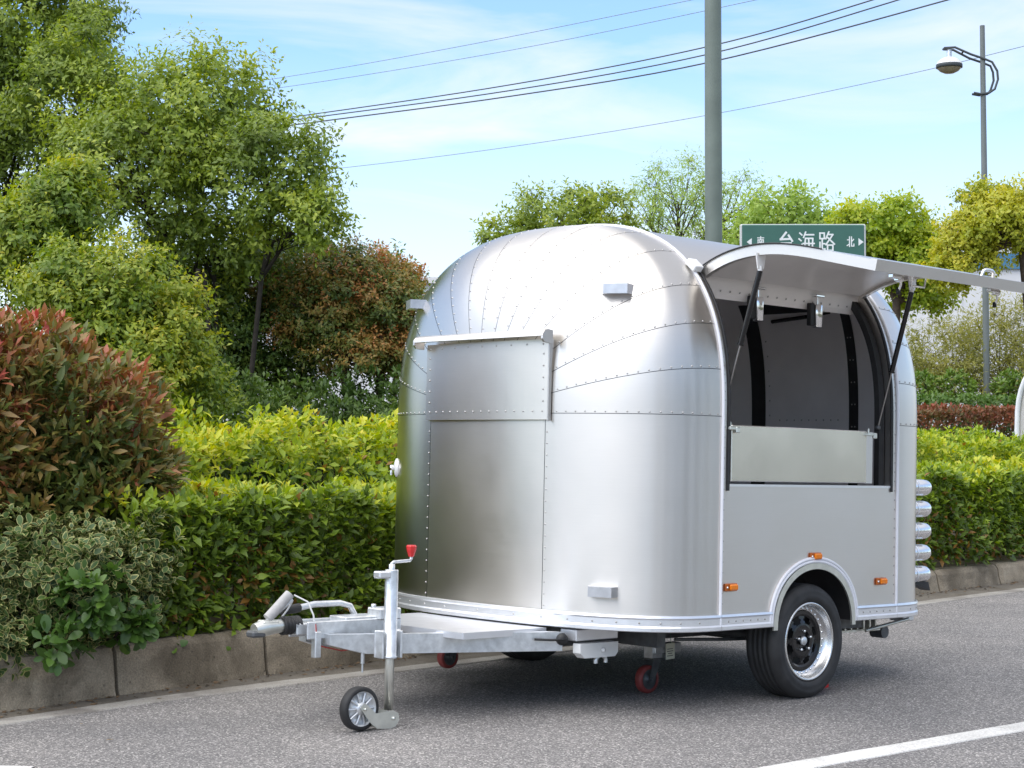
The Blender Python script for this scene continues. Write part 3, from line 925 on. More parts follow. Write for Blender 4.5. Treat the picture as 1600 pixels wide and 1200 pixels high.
# grab handle on the free edge
mb = MB()
hp = [swing(.22, HB + .002, 1.10), swing(.226, HB + .028, 1.10), swing(.245, HB + .036, 1.10), swing(.295, HB + .036, 1.10), swing(.314, HB + .028, 1.10), swing(.32, HB + .002, 1.10)]
mb.tube(hp, .009, 8); mb.build('grab_handle', M['chrome'], hatch)
# latches hanging from the lining
for uu, ww in ((-.39, 1.16), (.50, 1.2)):
    mb = MB()
    k = HB * .953
    mb.box(swing(uu, k - .012, ww), (.07, .03, .02), bevel=.004)
    mb.box(swing(uu + .06, k - .02, ww + .02), (.045, .03, .03), bevel=.005)
    mb.tube([swing(uu + .09, k - .02, ww + .03), swing(uu + .10, k - .05, ww + .03), swing(uu + .10, k - .075, ww + .035)], .006, 6)
    mb.build('latch', M['chrome'], hatch)
    mb = MB(); mb.lathe([(0, 0), (.010, 0), (.010, .025), (0, .028)], swing(uu + .10, k - .095, ww + .035), (0, 0, 1), 10); mb.build('latch_knob', M['black'], hatch)
mb = MB(); mb.tube([swing(-.21, HB * .95, 1.19), swing(-.21, HB * .91, 1.19), swing(-.10, HB * .91, 1.19), swing(-.10, HB * .95, 1.19)], .005, 6); mb.build('hook_rail', M['chrome'], hatch)
# strut brackets and gas struts
def bracket(uu, s):
    a = Q(uu, 1.235, 2.185)
    mb = MB()
    o = [(-.038, 0), (.038, 0), (.022, -.075), (-.022, -.075)]
    mb.prism(o, .006, lambda x, y, h: Q(a.x + x, -a.y + h, a.z + y))
    mb.tube([a + Vector((0, 0, -.06)), a + Vector((0, 0, -.085))], .012, 8)
    mb.build('strut_bracket', M['white_paint'], hatch)
    return a + Vector((0, 0, -.085))
for uu, foot in ((H0 + .025, Q(OL + .018, 1.055, 1.50)), (H1 - .05, Q(OR - .06, 1.03, 1.385))):
    top = bracket(uu, 1)
    gs = empty('gas_strut'); gs.parent = trailer
    mid = top + (foot - top) * .58
    mb = MB(); mb.tube([top, mid], .0135, 12); mb.tube([mid, mid + (foot - top) * .012], .017, 12); mb.build('cylinder', M['gloss_black'], gs)
    mb = MB(); mb.tube([mid, foot], .0048, 8); mb.build('rod', M['rod'], gs)
    mb = MB(); mb.lathe([(0, -.012), (.012, -.01), (.012, .01), (0, .012)], foot, (0, 1, 0), 10); mb.build('ball_joint', M['dark_steel'], gs)
# hinge cover along the roof and rolled foot of the inside
mb = MB()
mb.tube([Q(OL - .02, hv + .004, hw + .014), Q(OR + .02, hv + .004, hw + .014)], .014, 8); mb.build('hinge_rail', M['trim'], trailer)
mb = MB(); mb.box(Q(OL - .035, hv + .015, hw + .018), (.06, .07, .035), Matrix.Rotation(rad(40), 3, 'X'), .004); mb.build('hinge_block', M['white_paint'], trailer)
mb = MB()
rows = [[Q(u, hv * .985, hw - .012) for u in (OL, OR)], [Q(u, hv - .03, hw - .10) for u in (OL, OR)], [Q(u, hv * .955, hw - .125) for u in (OL, OR)]]
mb.grid(rows, smooth=False); 
for u in np.arange(OL + .06, OR - .02, .075): rivet(Q(u, hv - .0245, hw - .085), Q(0, .8, -.4), .006)
mb.build('header_panel', M['hatch_lining'], trailer, recalc=False)
# two spot lamps under the header
for uu in (-.177, .315):
    sp = empty('spot_lamp'); sp.parent = trailer
    a = Q(uu, .86, 2.075)
    mb = MB(); mb.box(a + Vector((0, 0, .0)), (.07, .04, .012), bevel=.003); mb.tube([a, a + Vector((0, 0, -.045))], .008, 8); mb.build('stem', M['chrome'], sp)
    mb = MB(); mb.lathe([(.0, -.045), (.026, -.047), (.027, -.05), (.027, -.165), (.024, -.168), (.0, -.150)], a, (0, 0, 1), 24); mb.build('lamp_can', M['chrome'], sp)
    mb = MB(); mb.box(a + Vector((-.045, .01, -.10)), (.035, .03, .12), bevel=.004); mb.build('driver_box', M['black'], sp)

# front window shutter with its rain hood
FU = UF - CC
mb = MB(); fr, bk_ = [], []
for i in range(25):
    v = -.459 + .918 * i / 24; u = cap_low(v / HB)[0]
    fr.append([Q(u - .016, v, w) for w in (1.369, 1.373, 1.757, 1.761)]); bk_.append([Q(u + .02, v, w) for w in (1.369, 1.373, 1.757, 1.761)])
rows = [[bk_[0][k] for k in range(4)]] + fr + [[bk_[-1][k] for k in range(4)]]
mb.grid(rows, smooth=False)
for k in (0, 3): mb.grid([[b[k] for b in bk_], [f[k] for f in fr]], smooth=False)
shut = mb.build('window_shutter', M['alu_flat'], trailer)
mb = MB()
mb.box(Q(FU + .012, .4655, 1.563), (.022, .008, .40), bevel=.002)
mb.build('shutter_frame', M['alu'], trailer)
for v in np.linspace(-.425, .425, 15): rivet(Q(cap_low(v / HB)[0] - .0165, v, 1.41), Q(-1, 0, 0), .0055)
for v in np.linspace(-.425, .425, 9): rivet(Q(cap_low(v / HB)[0] - .0165, v, 1.738), Q(-1, 0, 0), .0055)
for w in np.linspace(1.46, 1.69, 5):
    for v in (-.428, .428): rivet(Q(cap_low(v / HB)[0] - .0165, v, w), Q(-1, 0, 0), .0055)
mb = MB()
prof = [(-.02, .034), (.015, .038), (.034, .030), (.046, .016), (.049, .004), (.043, .001), (.037, .012), (.022, .023), (-.02, .026)]
rows = [[Q(FU - .015 - a, v, 1.768 + b) for a, b in prof] for v in np.linspace(-.49, .49, 9)]
mb.grid(rows, smooth=False)
for v in (-.49, .478):
    o = [(-.02, .034), (.015, .038), (.034, .030), (.046, .014), (.049, -.010), (.036, -.026), (.0, -.03), (-.02, -.03)]
    mb.prism(o, .012, lambda x, y, h: Q(FU - .015 - x, v + h, 1.768 + y))
mb.build('rain_hood', M['alu_flat'], trailer, recalc=True)

# clearance lamps in bright housings on the nose
def nose_pt(v, w):
    a = abs(v) / HB; b = max(0., w - W0) / HH
    S = (a ** NN + b ** NN) ** (1 / NN)
    return Vector((UF - CC * max(0, 1 - S ** MM) ** (1 / MM), v, w))
for v, w in ((.735, 2.00), (-.74, 2.00), (.755, .555)):
    p = nose_pt(v, w)
    e = 1e-3
    n = (nose_pt(v + e, w) - p).cross(nose_pt(v, w + e) - p).normalized()
    if n.x > 0: n = -n
    hn = Vector((n.x, n.y, 0)).normalized(); sd = Vector((-hn.y, hn.x, 0))
    lo, hi = (-.024, .024)
    c = p + hn * (.012)
    def R_(a, b, h): q = c + sd * a + hn * b; return Q(q.x, q.y, w + h)
    dep = .058 if w > 1 else .05
    vs = [R_(-.075, dep, lo), R_(.045, dep, lo), R_(.045, dep, hi), R_(-.075, dep, hi), R_(-.085, -.05, lo), R_(.085, -.05, lo), R_(.085, -.05, hi), R_(-.085, -.05, hi)]
    mb = MB(); mb.add(vs, [(0, 1, 2, 3), (0, 4, 5, 1), (1, 5, 6, 2), (2, 6, 7, 3), (3, 7, 4, 0), (4, 7, 6, 5)])
    mb.build('clearance_lamp', M['lamp_box'], trailer)
# round white lock on the far edge of the nose
u, v = cap_low(-.825)
mb = MB(); nn = Vector((-.825, -.565, 0)).normalized()
c = Q(u, v, 1.115); na = Q(nn.x, nn.y, 0)
mb.lathe([(0, .012), (.03, .012), (.05, .004), (.052, -.004)], c + na * .003, na, 24); mb.build('lock_rose', M['white_paint'], trailer)
mb = MB(); mb.tube([c, c + na * .03, c + na * .032 + Vector((0, 0, -.04))], .007, 8); mb.lathe([(0, .0), (.016, .0), (.016, .02), (0, .022)], c + na * .018, na, 12); mb.build('lock_handle', M['chrome'], trailer)

# amber side markers
for uu, w in ((-.628, .578), (.03, .714), (.597, .571)):
    mk = empty('side_marker'); mk.parent = trailer
    mb = MB(); mb.box(Q(uu, HB + .006, w), (.088, .012, .038), bevel=.004); mb.build('marker_base', M['amber_frame'], mk)
    mb = MB(); mb.box(Q(uu + .010, HB + .016, w), (.060, .014, .030), bevel=.007); mb.build('lens', M['amber'], mk)
    mb = MB(); mb.lathe([(0, .006), (.005, .004), (.006, 0)], Q(uu - .034, HB + .013, w), (0, -1, 0), 8); mb.build('screw', M['chrome'], mk)

# stack of five tube lamps at the tail
for w in (1.065, .945, .822, .700, .580):
    for sv in (1, -1):
        tl = empty('tail_lamp'); tl.parent = trailer
        o = Q(1.06, sv * .885, w)
        mb = MB(); mb.lathe([(.0, 0), (.046, 0), (.046, .205), (.044, .225), (.038, .242), (.028, .252), (.0, .256)], o, (1, 0, 0), 28); mb.build('lamp_tube', M['tube'], tl)
        mb = MB(); mb.lathe([(.0495, .10), (.0495, .112), (.046, .114), (.046, .098)], o, (1, 0, 0), 28, closed=True); mb.build('lamp_collar', M['trim'], tl)

# wheels
def wheel(sv):
    wh = empty('wheel'); wh.parent = trailer
    c = Q(0.0, sv * (HB - .095), .285)
    ax = (0, -sv, 0)
    R = .290; hwid = .095
    prof = [(.198, -.085), (.205, -.098), (.232, -.104), (.262, -.100), (.280, -.088), (.2885, -.070)]
    x = -.070
    for gx in (-.045, -.015, .015, .045):
        prof += [(R, gx - .0045), (R - .008, gx - .003), (R - .008, gx + .003), (R, gx + .0045)]
    prof += [(.2885, .070), (.280, .088), (.262, .100), (.255, .1035), (.250, .1035), (.232, .104), (.226, .1055), (.205, .099), (.198, .085), (.19, .0)]
    mb = MB(); mb.lathe(prof, c, ax, 64); mb.build('tyre', M['tyre'], wh)
    # bright stepped lip and black pierced disc
    mb = MB(); mb.lathe([(.196, -.08), (.200, .088), (.197, .096), (.189, .097), (.185, .090), (.182, .070), (.170, .052), (.158, .044), (.150, .044), (.150, .02), (.182, -.08)], c, ax, 56); mb.build('rim_lip', M['rim'], wh)
    e = MB(); NSEG = 64
    ax3 = Vector(ax); e1 = Vector((1, 0, 0)); e2 = Vector((0, 0, 1))
    def ring_pt(r, k, h): 
        a = 2 * math.pi * k / NSEG
        return c + e1 * r * math.cos(a) + e2 * r * math.sin(a) + ax3 * h
    radii = [(.0, .040), (.052, .040), (.056, .052), (.078, .052), (.088, .050), (.100, .046), (.112, .042), (.124, .040), (.134, .046), (.152, .047)]
    for j in range(len(radii) - 1):
        r0, h0 = radii[j]; r1, h1 = radii[j + 1]
        for k in range(NSEG):
            ph = (k % 8)
            rm = (r0 + r1) / 2
            dx = abs(ph - 3.5) / 2.6; dy = abs(rm - .107) / .0205
            if dx * dx + dy * dy < 1.0: continue
            e.add([ring_pt(r0, k, h0), ring_pt(r0, k + 1, h0), ring_pt(r1, k + 1, h1), ring_pt(r1, k, h1)], [(0, 1, 2, 3)], True)
    e.build('wheel_disc', M['gloss_black'], wh)
    mb = MB(); mb.lathe([(.15, .0), (.0, .0)], c + ax3 * .005, ax, 32); mb.build('brake_drum', M['black'], wh)
    mb = MB(); mb.lathe([(.022, .05), (.022, .060), (.018, .064), (.0, .064)], c, ax, 20); mb.build('hub_cap', M['galv'], wh)
    for k in range(5):
        a = 2 * math.pi * (k + .3) / 5
        mb = MB(); mb.lathe([(.0075, .05), (.0075, .066), (.005, .070), (.0, .070)], c + e1 * .05 * math.cos(a) + e2 * .05 * math.sin(a), ax, 6); mb.build('lug_nut', M['chrome'], wh)
    mb = MB()
    for k in range(28):
        a = 2 * math.pi * k / 28
        mb.lathe([(.0055, .04), (.0055, .052), (.0, .054)], c + e1 * .162 * math.cos(a) + e2 * .162 * math.sin(a), ax, 6)
    o = mb.build('rim_bolts', M['chrome'], wh); tag(o, kind='stuff')
wheel(1); wheel(-1)
mb = MB(); mb.tube([Q(0, -.9, .285), Q(0, .9, .285)], .03, 10); mb.build('axle', M['dark_steel'], trailer)
mb = MB()
mb.box(Q(.47, .93, .345), (.30, .05, .06), bevel=.005)
mb.build('chassis_rail', M['dark_steel'], trailer)

# chassis and draw bar
bo = lambda u: 0.12 + 0.44 * (u + 2.3)          # outer face of the A frame at u
frame = MB()
for sv in (1, -1):
    a0, a1 = -2.30, -1.26
    vs = []
    for (u, dv, w) in ((a0, 0, .352), (a1, 0, .352), (a1, 0, .262), (a0 + .16, 0, .262), (a0, 0, .305)):
        vs.append((u, bo(u), w))
    th = .055
    n = len(vs)
    V3 = [Q(u, sv * v, w) for u, v, w in vs] + [Q(u, sv * (v - th), w) for u, v, w in vs]
    fs = [tuple(range(n)), tuple(reversed(range(n, 2 * n)))] + [(i, (i + 1) % n, n + (i + 1) % n, n + i) for i in range(n)]
    frame.add(V3, fs)
frame.build('draw_bar', M['galv'], trailer)
mb = MB()
for v in (-.42, .42): mb.box(Q(.0, v, .315), (2.3, .055, .10))
mb.box(Q(-.75, 0, .31), (.06, 1.5, .09)); mb.box(Q(.95, 0, .31), (.06, 1.4, .09)); mb.box(Q(.45, 0, .31), (.06, 1.7, .08))
mb.build('chassis_frame', M['dark_steel'], trailer)
mb = MB(); mb.prism([(-1.80, -.47), (-1.80, .47), (-1.27, .47), (-1.27, -.47)], .012, lambda x, y, h: Q(x, y, .353 + h)); 
mb.box(Q(-1.8, 0, .350), (.012, .94, .03)); mb.box(Q(-1.535, .47, .350), (.53, .012, .03))
mb.build('step_plate', M['trim'], trailer)
# coupling: channel, overrun bellows, hitch head, brake lever
cp = empty('coupling'); cp.parent = trailer
mb = MB(); mb.box(Q(-2.18, 0, .375), (.50, .085, .055), bevel=.006); mb.box(Q(-2.06, .0, .407), (.22, .13, .03), bevel=.005)
for v in (-.07, .07): mb.box(Q(-2.12, v, .37), (.55, .012, .08), bevel=.004)
mb.build('coupling_body', M['galv'], cp)
mb = MB(); mb.box(Q(-1.93, .05, .43), (.13, .10, .055), bevel=.006); mb.lathe([(0, .0), (.014, 0), (.012, .016), (0, .018)], Q(-1.98, .03, .457), (0, 0, 1), 6); mb.build('bracket', M['galv'], cp)
mb = MB(); pr = []
for i in range(5):
    pr += [(.034, -.05 + i * .02), (.043, -.045 + i * .02), (.043, -.036 + i * .02), (.034, -.031 + i * .02)]
mb.lathe(pr, Q(-2.44, 0, .392), (1, 0, 0), 20); mb.build('bellows', M['black'], cp)
mb = MB(); mb.tube([Q(-2.48, 0, .392), Q(-2.53, 0, .39), Q(-2.59, 0, .385), Q(-2.635, 0, .378)], [.030, .033, .038, .030], 14)
mb.box(Q(-2.56, 0, .405), (.10, .055, .035), bevel=.01)
mb.build('hitch_head', M['zinc'], cp)
mb = MB(); mb.box(Q(-2.625, 0, .362), (.075, .06, .03), bevel=.008); mb.build('hitch_nose', M['dark_steel'], cp)
mb = MB(); mb.tube([Q(-2.57, .0, .415), Q(-2.53, .005, .44), Q(-2.44, .01, .51)], .010, 8); mb.build('hitch_lever', M['galv'], cp)
mb = MB(); mb.tube([Q(-2.565, .0, .428), Q(-2.455, .012, .535)], .0235, 14); mb.build('lever_grip', M['grey_plastic'], cp)
mb = MB(); mb.tube([Q(-2.36, -.07, .46), Q(-2.25, -.075, .475), Q(-2.10, -.075, .475), Q(-2.04, -.075, .46), Q(-2.00, -.075, .40)], .0145, 10); mb.build('brake_lever', M['galv'], cp)
mb = MB(); mb.tube([Q(-2.44, -.065, .452), Q(-2.34, -.07, .463)], .021, 12); mb.build('brake_grip', M['black'], cp)
mb = MB(); mb.tube([Q(-2.43, .012, .53), Q(-2.38, .05, .50), Q(-2.36, .07, .44), Q(-2.35, .075, .36), Q(-2.34, .075, .33)], .004, 6)
mb.tube([Q(-2.48, -.02, .42), Q(-2.45, -.01, .46), Q(-2.43, .0, .50)], .004, 6); mb.build('breakaway_cable', M['white_paint'], cp)
mb = MB(); mb.tube([Q(-2.35, .075, .40), Q(-2.35, .085, .34), Q(-2.33, .07, .30), Q(-2.20, .08, .27), Q(-2.05, .05, .275)], .003, 6); mb.build('brake_wire', M['cable_red'], cp)
mb = MB(); mb.box(Q(-2.34, .07, .305), (.035, .035, .12), bevel=.004); mb.build('socket_bracket', M['galv'], cp)
mb = MB(); mb.tube([Q(-2.14, .16, .265), Q(-2.14, .16, .215)], .010, 8); mb.tube([Q(-2.14, .16, .215), Q(-2.14, .16, .175)], .005, 6); mb.build('eye_bolt', M['galv'], cp)

# jockey wheel
JU, JV = -2.105, .315
jk = empty('jockey_wheel'); jk.parent = trailer
mb = MB(); mb.lathe([(0, .655), (.030, .655), (.0305, .65), (.0305, .265), (.034, .262), (.034, .252), (.0, .25)], Q(JU, JV, 0), (0, 0, 1), 24); mb.build('outer_tube', M['galv'], jk)
mb = MB(); mb.lathe([(.0215, .255), (.0215, .02), (.0, .02)], Q(JU, JV, 0), (0, 0, 1), 20); mb.build('inner_tube', M['zinc'], jk)
mb = MB(); mb.tube([Q(JU, JV, .65), Q(JU, JV, .685), Q(JU + .012, JV - .002, .690), Q(JU + .13, JV - .03, .692), Q(JU + .138, JV - .03, .70), Q(JU + .138, JV - .03, .735)], .0075, 8); mb.lathe([(.014, 0), (.014, .03), (0, .032)], Q(JU, JV, .65), (0, 0, 1), 12); mb.build('crank', M['galv'], jk)
mb = MB(); mb.lathe([(0, 0), (.013, .002), (.016, .012), (.023, .034), (.025, .05), (.020, .056), (0, .057)], Q(JU + .138, JV - .03, .708), (0, 0, 1), 8, smooth=False); mb.build('crank_knob', M['red_plastic'], jk)
mb = MB(); mb.box(Q(JU - .055, JV + .0, .634), (.07, .05, .032), bevel=.006); mb.build('crank_stop', M['trim'], jk)
mb = MB(); mb.box(Q(JU + .02, JV - .045, .315), (.15, .012, .125), bevel=.004)
mb.box(Q(JU - .045, JV - .02, .315), (.012, .06, .125), bevel=.003); mb.box(Q(JU + .05, JV - .01, .315), (.012, .07, .125), bevel=.003)
for z in (.27, .30, .335, .36): mb.lathe([(0, .0), (.008, 0), (.008, .008), (0, .009)], Q(JU + .075, JV - .04, z), (0, -1, 0), 6)
mb.build('clamp', M['galv'], jk)
gz = .0 + .029 * JU  # the road under the raised nose
wc = Q(JU - .165, JV - .005, gz + .098)
mb = MB(); mb.lathe([(.078, -.024), (.090, -.026), (.098, -.018), (.0985, 0), (.098, .018), (.090, .026), (.078, .024)], wc, (0, 1, 0), 36); mb.build('tyre', M['tyre'], jk)
mb = MB(); mb.lathe([(.080, -.022), (.076, -.020), (.070, -.008), (.030, -.008), (.028, -.024), (.0, -.024)], wc, (0, 1, 0), 36)
mb.lathe([(.080, .022), (.076, .020), (.070, .008), (.030, .008), (.028, .024), (.0, .024)], wc, (0, 1, 0), 36)
for k in range(10):
    a = 2 * math.pi * k / 10
    d = Vector((math.cos(a), 0, math.sin(a)))
    for s in (-1, 1):
        mb.tube([wc + d * .028 + Vector((0, s * .017, 0)), wc + d * .072 + Vector((0, s * .013, 0))], .006, 5, caps=False)
mb.build('rim', M['galv'], jk)
for s in (-1, 1):
    o = [(-.19, .105), (-.175, .122), (-.155, .120), (-.10, .075), (.0, .082), (.03, .066), (.035, .035), (.015, .008), (-.015, .0), (-.09, .006), (-.125, .03)]
    mb = MB(); mb.prism(o, .005, lambda x, y, h: Q(JU + x, JV + s * .034 + h - .0025, gz + y))
    mb.lathe([(0, .0), (.009, 0), (.009, .008), (0, .009)], Q(JU + .0, JV + s * .036, gz + .045), (0, -s, 0), 6)
    mb.lathe([(0, .0), (.007, 0), (.007, .008), (0, .009)], Q(JU - .165, JV + s * .036, gz + .098), (0, -s, 0), 6)
    mb.build('fork_plate', M['zinc'], jk)

# castors under the frame
def castor(u, v, R, top, zoff=0.0):
    ca = empty('castor'); ca.parent = trailer
    gzz = .029 * u + zoff
    c = Q(u, v, gzz + R)
    mb = MB(); mb.lathe([(R * .72, -.020), (R * .96, -.020), (R, -.012), (R, .012), (R * .96, .020), (R * .72, .020)], c, (0, 1, 0), 32); mb.build('tread', M['red_pu'], ca)
    mb = MB(); mb.lathe([(R * .74, -.016), (R * .3, -.010), (R * .28, -.022), (0, -.022)], c, (0, 1, 0), 24); mb.lathe([(R * .74, .016), (R * .3, .010), (R * .28, .022), (0, .022)], c, (0, 1, 0), 24); mb.build('core', M['dark_steel'], ca)
    mb = MB()
    for s in (-1, 1):
        o = [(-.016, -.016), (.016, -.016), (.075, R + .028), (.015, R + .028)]
        mb.prism(o, .005, lambda x, y, h: Q(c.x + x, v + s * .030 + h - .0025, c.z + y))
    mb.box(Q(u + .045, v, c.z + R + .030), (.09, .07, .006))
    mb.lathe([(0, .034), (.008, .034), (.008, .042), (0, .043)], c, (0, -1, 0), 6)
    mb.build('fork', M['dark_steel'], ca)
    mb = MB(); mb.box(Q(u + .045, v, (c.z + R + .035 + top) / 2), (.075, .06, top - c.z - R - .035)); mb.build('mount', M['galv'], ca)
castor(-.475, .405, .072, .36)
castor(-1.05, -.50, .060, .30, .09)
mb = MB(); mb.box(Q(-.36, .42, .215), (.20, .055, .05), bevel=.003); mb.build('stub_tube', M['galv'], trailer)
# folded stabiliser under the nose
mb = MB(); mb.box(Q(-1.08, .58, .338), (.29, .11, .055), bevel=.004); mb.build('jack_box', M['trim'], trailer)
mb = MB(); mb.prism([(-.13, .03), (.13, .03), (.13, -.02), (.11, -.04), (-.10, -.04), (-.13, -.015)], .05, lambda x, y, h: Q(-1.08 + x, .60 + h, .268 + y)); mb.lathe([(0, 0), (.012, 0), (.010, .014), (0, .016)], Q(-1.06, .652, .262), (0, -1, 0), 6)
mb.build('jack_arm', M['white_paint'], trailer)
mb = MB(); mb.tube([Q(-1.04 + .035 * math.cos(a), .62, .205 + .030 * math.sin(a)) for a in np.linspace(-.3, math.pi + .3, 10)], .012, 6); mb.build('jack_foot', M['galv'], trailer)
mb = MB(); mb.lathe([(0, 0), (.028, 0), (.030, .02), (.022, .04), (0, .042)], Q(-1.26, .56, .318), (-.2, -1, 0), 16); mb.build('plug', M['black'], trailer)
mb = MB(); mb.tube([Q(-1.26, .60, .318), Q(-1.34, .58, .318), Q(-1.40, .53, .32)], .006, 6); mb.build('plug_cable', M['black'], trailer)
mb = MB(); mb.tube([Q(-.65, .75, .30), Q(-.3, .78, .285), Q(.1, .80, .275)], .009, 6); mb.build('brake_rod', M['dark_steel'], trailer)
# tail end: perforated bracket, prop rod
mb = MB()
for k in range(7): mb.box(Q(.52 + k * .055, .86, .318), (.010, .03, .06))
mb.box(Q(.69, .86, .350), (.40, .03, .012)); mb.box(Q(.69, .86, .288), (.40, .03, .012)); mb.build('rear_leg', M['zinc'], trailer)
mb = MB(); mb.tube([Q(.72, .90, .29), Q(1.02, .97, .345)], .010, 8); mb.build('leg_prop', M['zinc'], trailer)
mb = MB(); mb.tube([Q(.93, .80, .27), Q(.93, .88, .27)], .035, 14); mb.build('leg_roller', M['dark_steel'], trailer)
mb = MB(); mb.box(Q(1.20, .80, .365), (.10, .10, .10), bevel=.006); mb.build('tow_loop', M['galv'], trailer)
mb = MB(); mb.add([Q(1.13, .90, .54), Q(1.31, .90, .535), Q(1.33, .90, .485), Q(1.13, .84, .54), Q(1.31, .84, .535), Q(1.33, .84, .485)], [(0, 1, 2), (5, 4, 3), (0, 3, 4, 1), (1, 4, 5, 2), (2, 5, 3, 0)]); mb.build('lamp_shield', M['black'], trailer)
rv = rivets.build('rivets', M['rivet'], trailer, recalc=False); tag(rv, kind='stuff')

# tag on a string and chock behind the wheel
def tpos(u, v, w): return TM @ Q(u, v, w)
tg = empty('paper_tag', tpos(-.36, .46, .20)); tg.rotation_euler = (rad(6), rad(-4), -YAW + rad(75))
mb = MB(); mb.box((0, 0, 0), (.055, .002, .085), bevel=.0008); mb.build('card', M['paper'], tg)
mb = MB()
for k, w_ in enumerate((.034, .038, .026, .036)): mb.box((-.002, -.0016, .012 - k * .012), (w_, .001, .004))
mb.build('print_lines', M['ink'], tg)
mb = MB(); mb.tube([(0, 0, .04), (.004, .0, .07), (.0, .0, .115)], .0015, 5); mb.build('string', M['sign_green'], tg)
tag(tg, 'cream card tag on a green string hanging below the trailer by the red castor', 'tag')
ch = empty('wheel_chock', tpos(.325, .86, .0)); ch.location.z = 0.001; ch.rotation_euler = (0, 0, rad(90) - YAW)
mb = MB(); mb.prism([(-.05, 0), (.05, 0), (.05, .06), (.04, .115), (.01, .105), (-.05, .015)], .11, lambda x, y, h: (-x, h - .06, y)); mb.build('wedge', M['red_plastic'], ch)
tag(ch, 'red plastic wedge on the road behind the trailer wheel', 'wheel chock')

# ------------------------------------------------------------------ foliage tools
def leaf_template(kind):
    """(verts, faces, edge values); the leaf lies along +Y, faces +Z, length 1"""
    if kind == 'fine':
        v = [(0, 0, 0), (-.17, .24, .045), (.17, .24, .045), (0, .27, 0), (-.24, .54, .05), (.24, .54, .05), (0, .55, -.01), (-.12, .80, .015), (.12, .80, .015), (0, .82, -.05), (0, 1, -.11)]
        f = [(0, 3, 1), (0, 2, 3), (1, 3, 6, 4), (3, 2, 5, 6), (4, 6, 9, 7), (6, 5, 8, 9), (7, 9, 10), (9, 8, 10)]
        e = [1, 1, 1, 0, 1, 1, 0, 1, 1, 0, 1]
    elif kind == 'broad':
        v = [(0, 0, 0), (-.22, .30, .04), (.22, .30, .04), (0, .32, 0), (-.29, .62, .04), (.29, .62, .04), (0, .64, -.015), (-.16, .90, .0), (.16, .90, .0), (0, .88, -.04), (0, 1, -.06)]
        f = [(0, 3, 1), (0, 2, 3), (1, 3, 6, 4), (3, 2, 5, 6), (4, 6, 9, 7), (6, 5, 8, 9), (7, 9, 10), (9, 8, 10)]
        e = [1, 1, 1, 0, 1, 1, 0, 1, 1, 0, 1]
    elif kind == 'mid':
        v = [(0, 0, 0), (-.23, .50, .05), (.23, .50, .05), (0, .48, -.01), (0, 1, -.10)]
        f = [(0, 3, 1), (0, 2, 3), (1, 3, 4), (3, 2, 4)]
        e = [1, 1, 1, 0, 1]
    elif kind == 'lance':
        v = [(0, 0, 0), (-.10, .22, .03), (.10, .22, .03), (0, .24, 0), (-.165, .55, .04), (.165, .55, .04), (0, .57, -.01), (-.10, .82, .015), (.10, .82, .015), (0, .83, -.04), (0, 1, -.10)]
        f = [(0, 3, 1), (0, 2, 3), (1, 3, 6, 4), (3, 2, 5, 6), (4, 6, 9, 7), (6, 5, 8, 9), (7, 9, 10), (9, 8, 10)]
        e = [1, 1, 1, 0, 1, 1, 0, 1, 1, 0, 1]
    elif kind == 'midlance':
        v = [(0, 0, 0), (-.16, .5, .04), (.16, .5, .04), (0, .5, 0), (0, 1, -.10)]
        f = [(0, 3, 1), (0, 2, 3), (1, 3, 4), (3, 2, 4)]
        e = [1, 1, 1, 0, 1]
    elif kind == 'midbroad':
        v = [(0, 0, 0), (-.27, .5, .05), (.27, .5, .05), (0, .5, -.01), (-.14, .86, .0), (.14, .86, 0), (0, 1, -.07)]
        f = [(0, 3, 1), (0, 2, 3), (1, 3, 6, 4), (3, 2, 5, 6)]
        e = [1, 1, 1, 0, 1, 1, 1]
    else:   # 'thin', willow and bamboo
        v = [(0, 0, 0), (-.09, .4, .02), (.09, .4, .02), (0, 1, -.12)]
        f = [(0, 2, 1), (1, 2, 3)]
        e = [1, 1, 1, 1]
    return np.array(v, float), f, np.array(e, float)

def frames(pos, ax, nrm, size):
    """per-leaf rotation columns scaled by size"""
    y = ax / np.maximum(1e-9, np.linalg.norm(ax, axis=1, keepdims=True))
    x = np.cross(y, nrm); l = np.linalg.norm(x, axis=1, keepdims=True)
    bad = (l[:, 0] < 1e-4); x[bad] = np.cross(y[bad], np.array([.3, .9, .2])); l = np.linalg.norm(x, axis=1, keepdims=True)
    x = x / l
    z = np.cross(x, y)
    s = size[:, None]
    return x * s, y * s, z * s

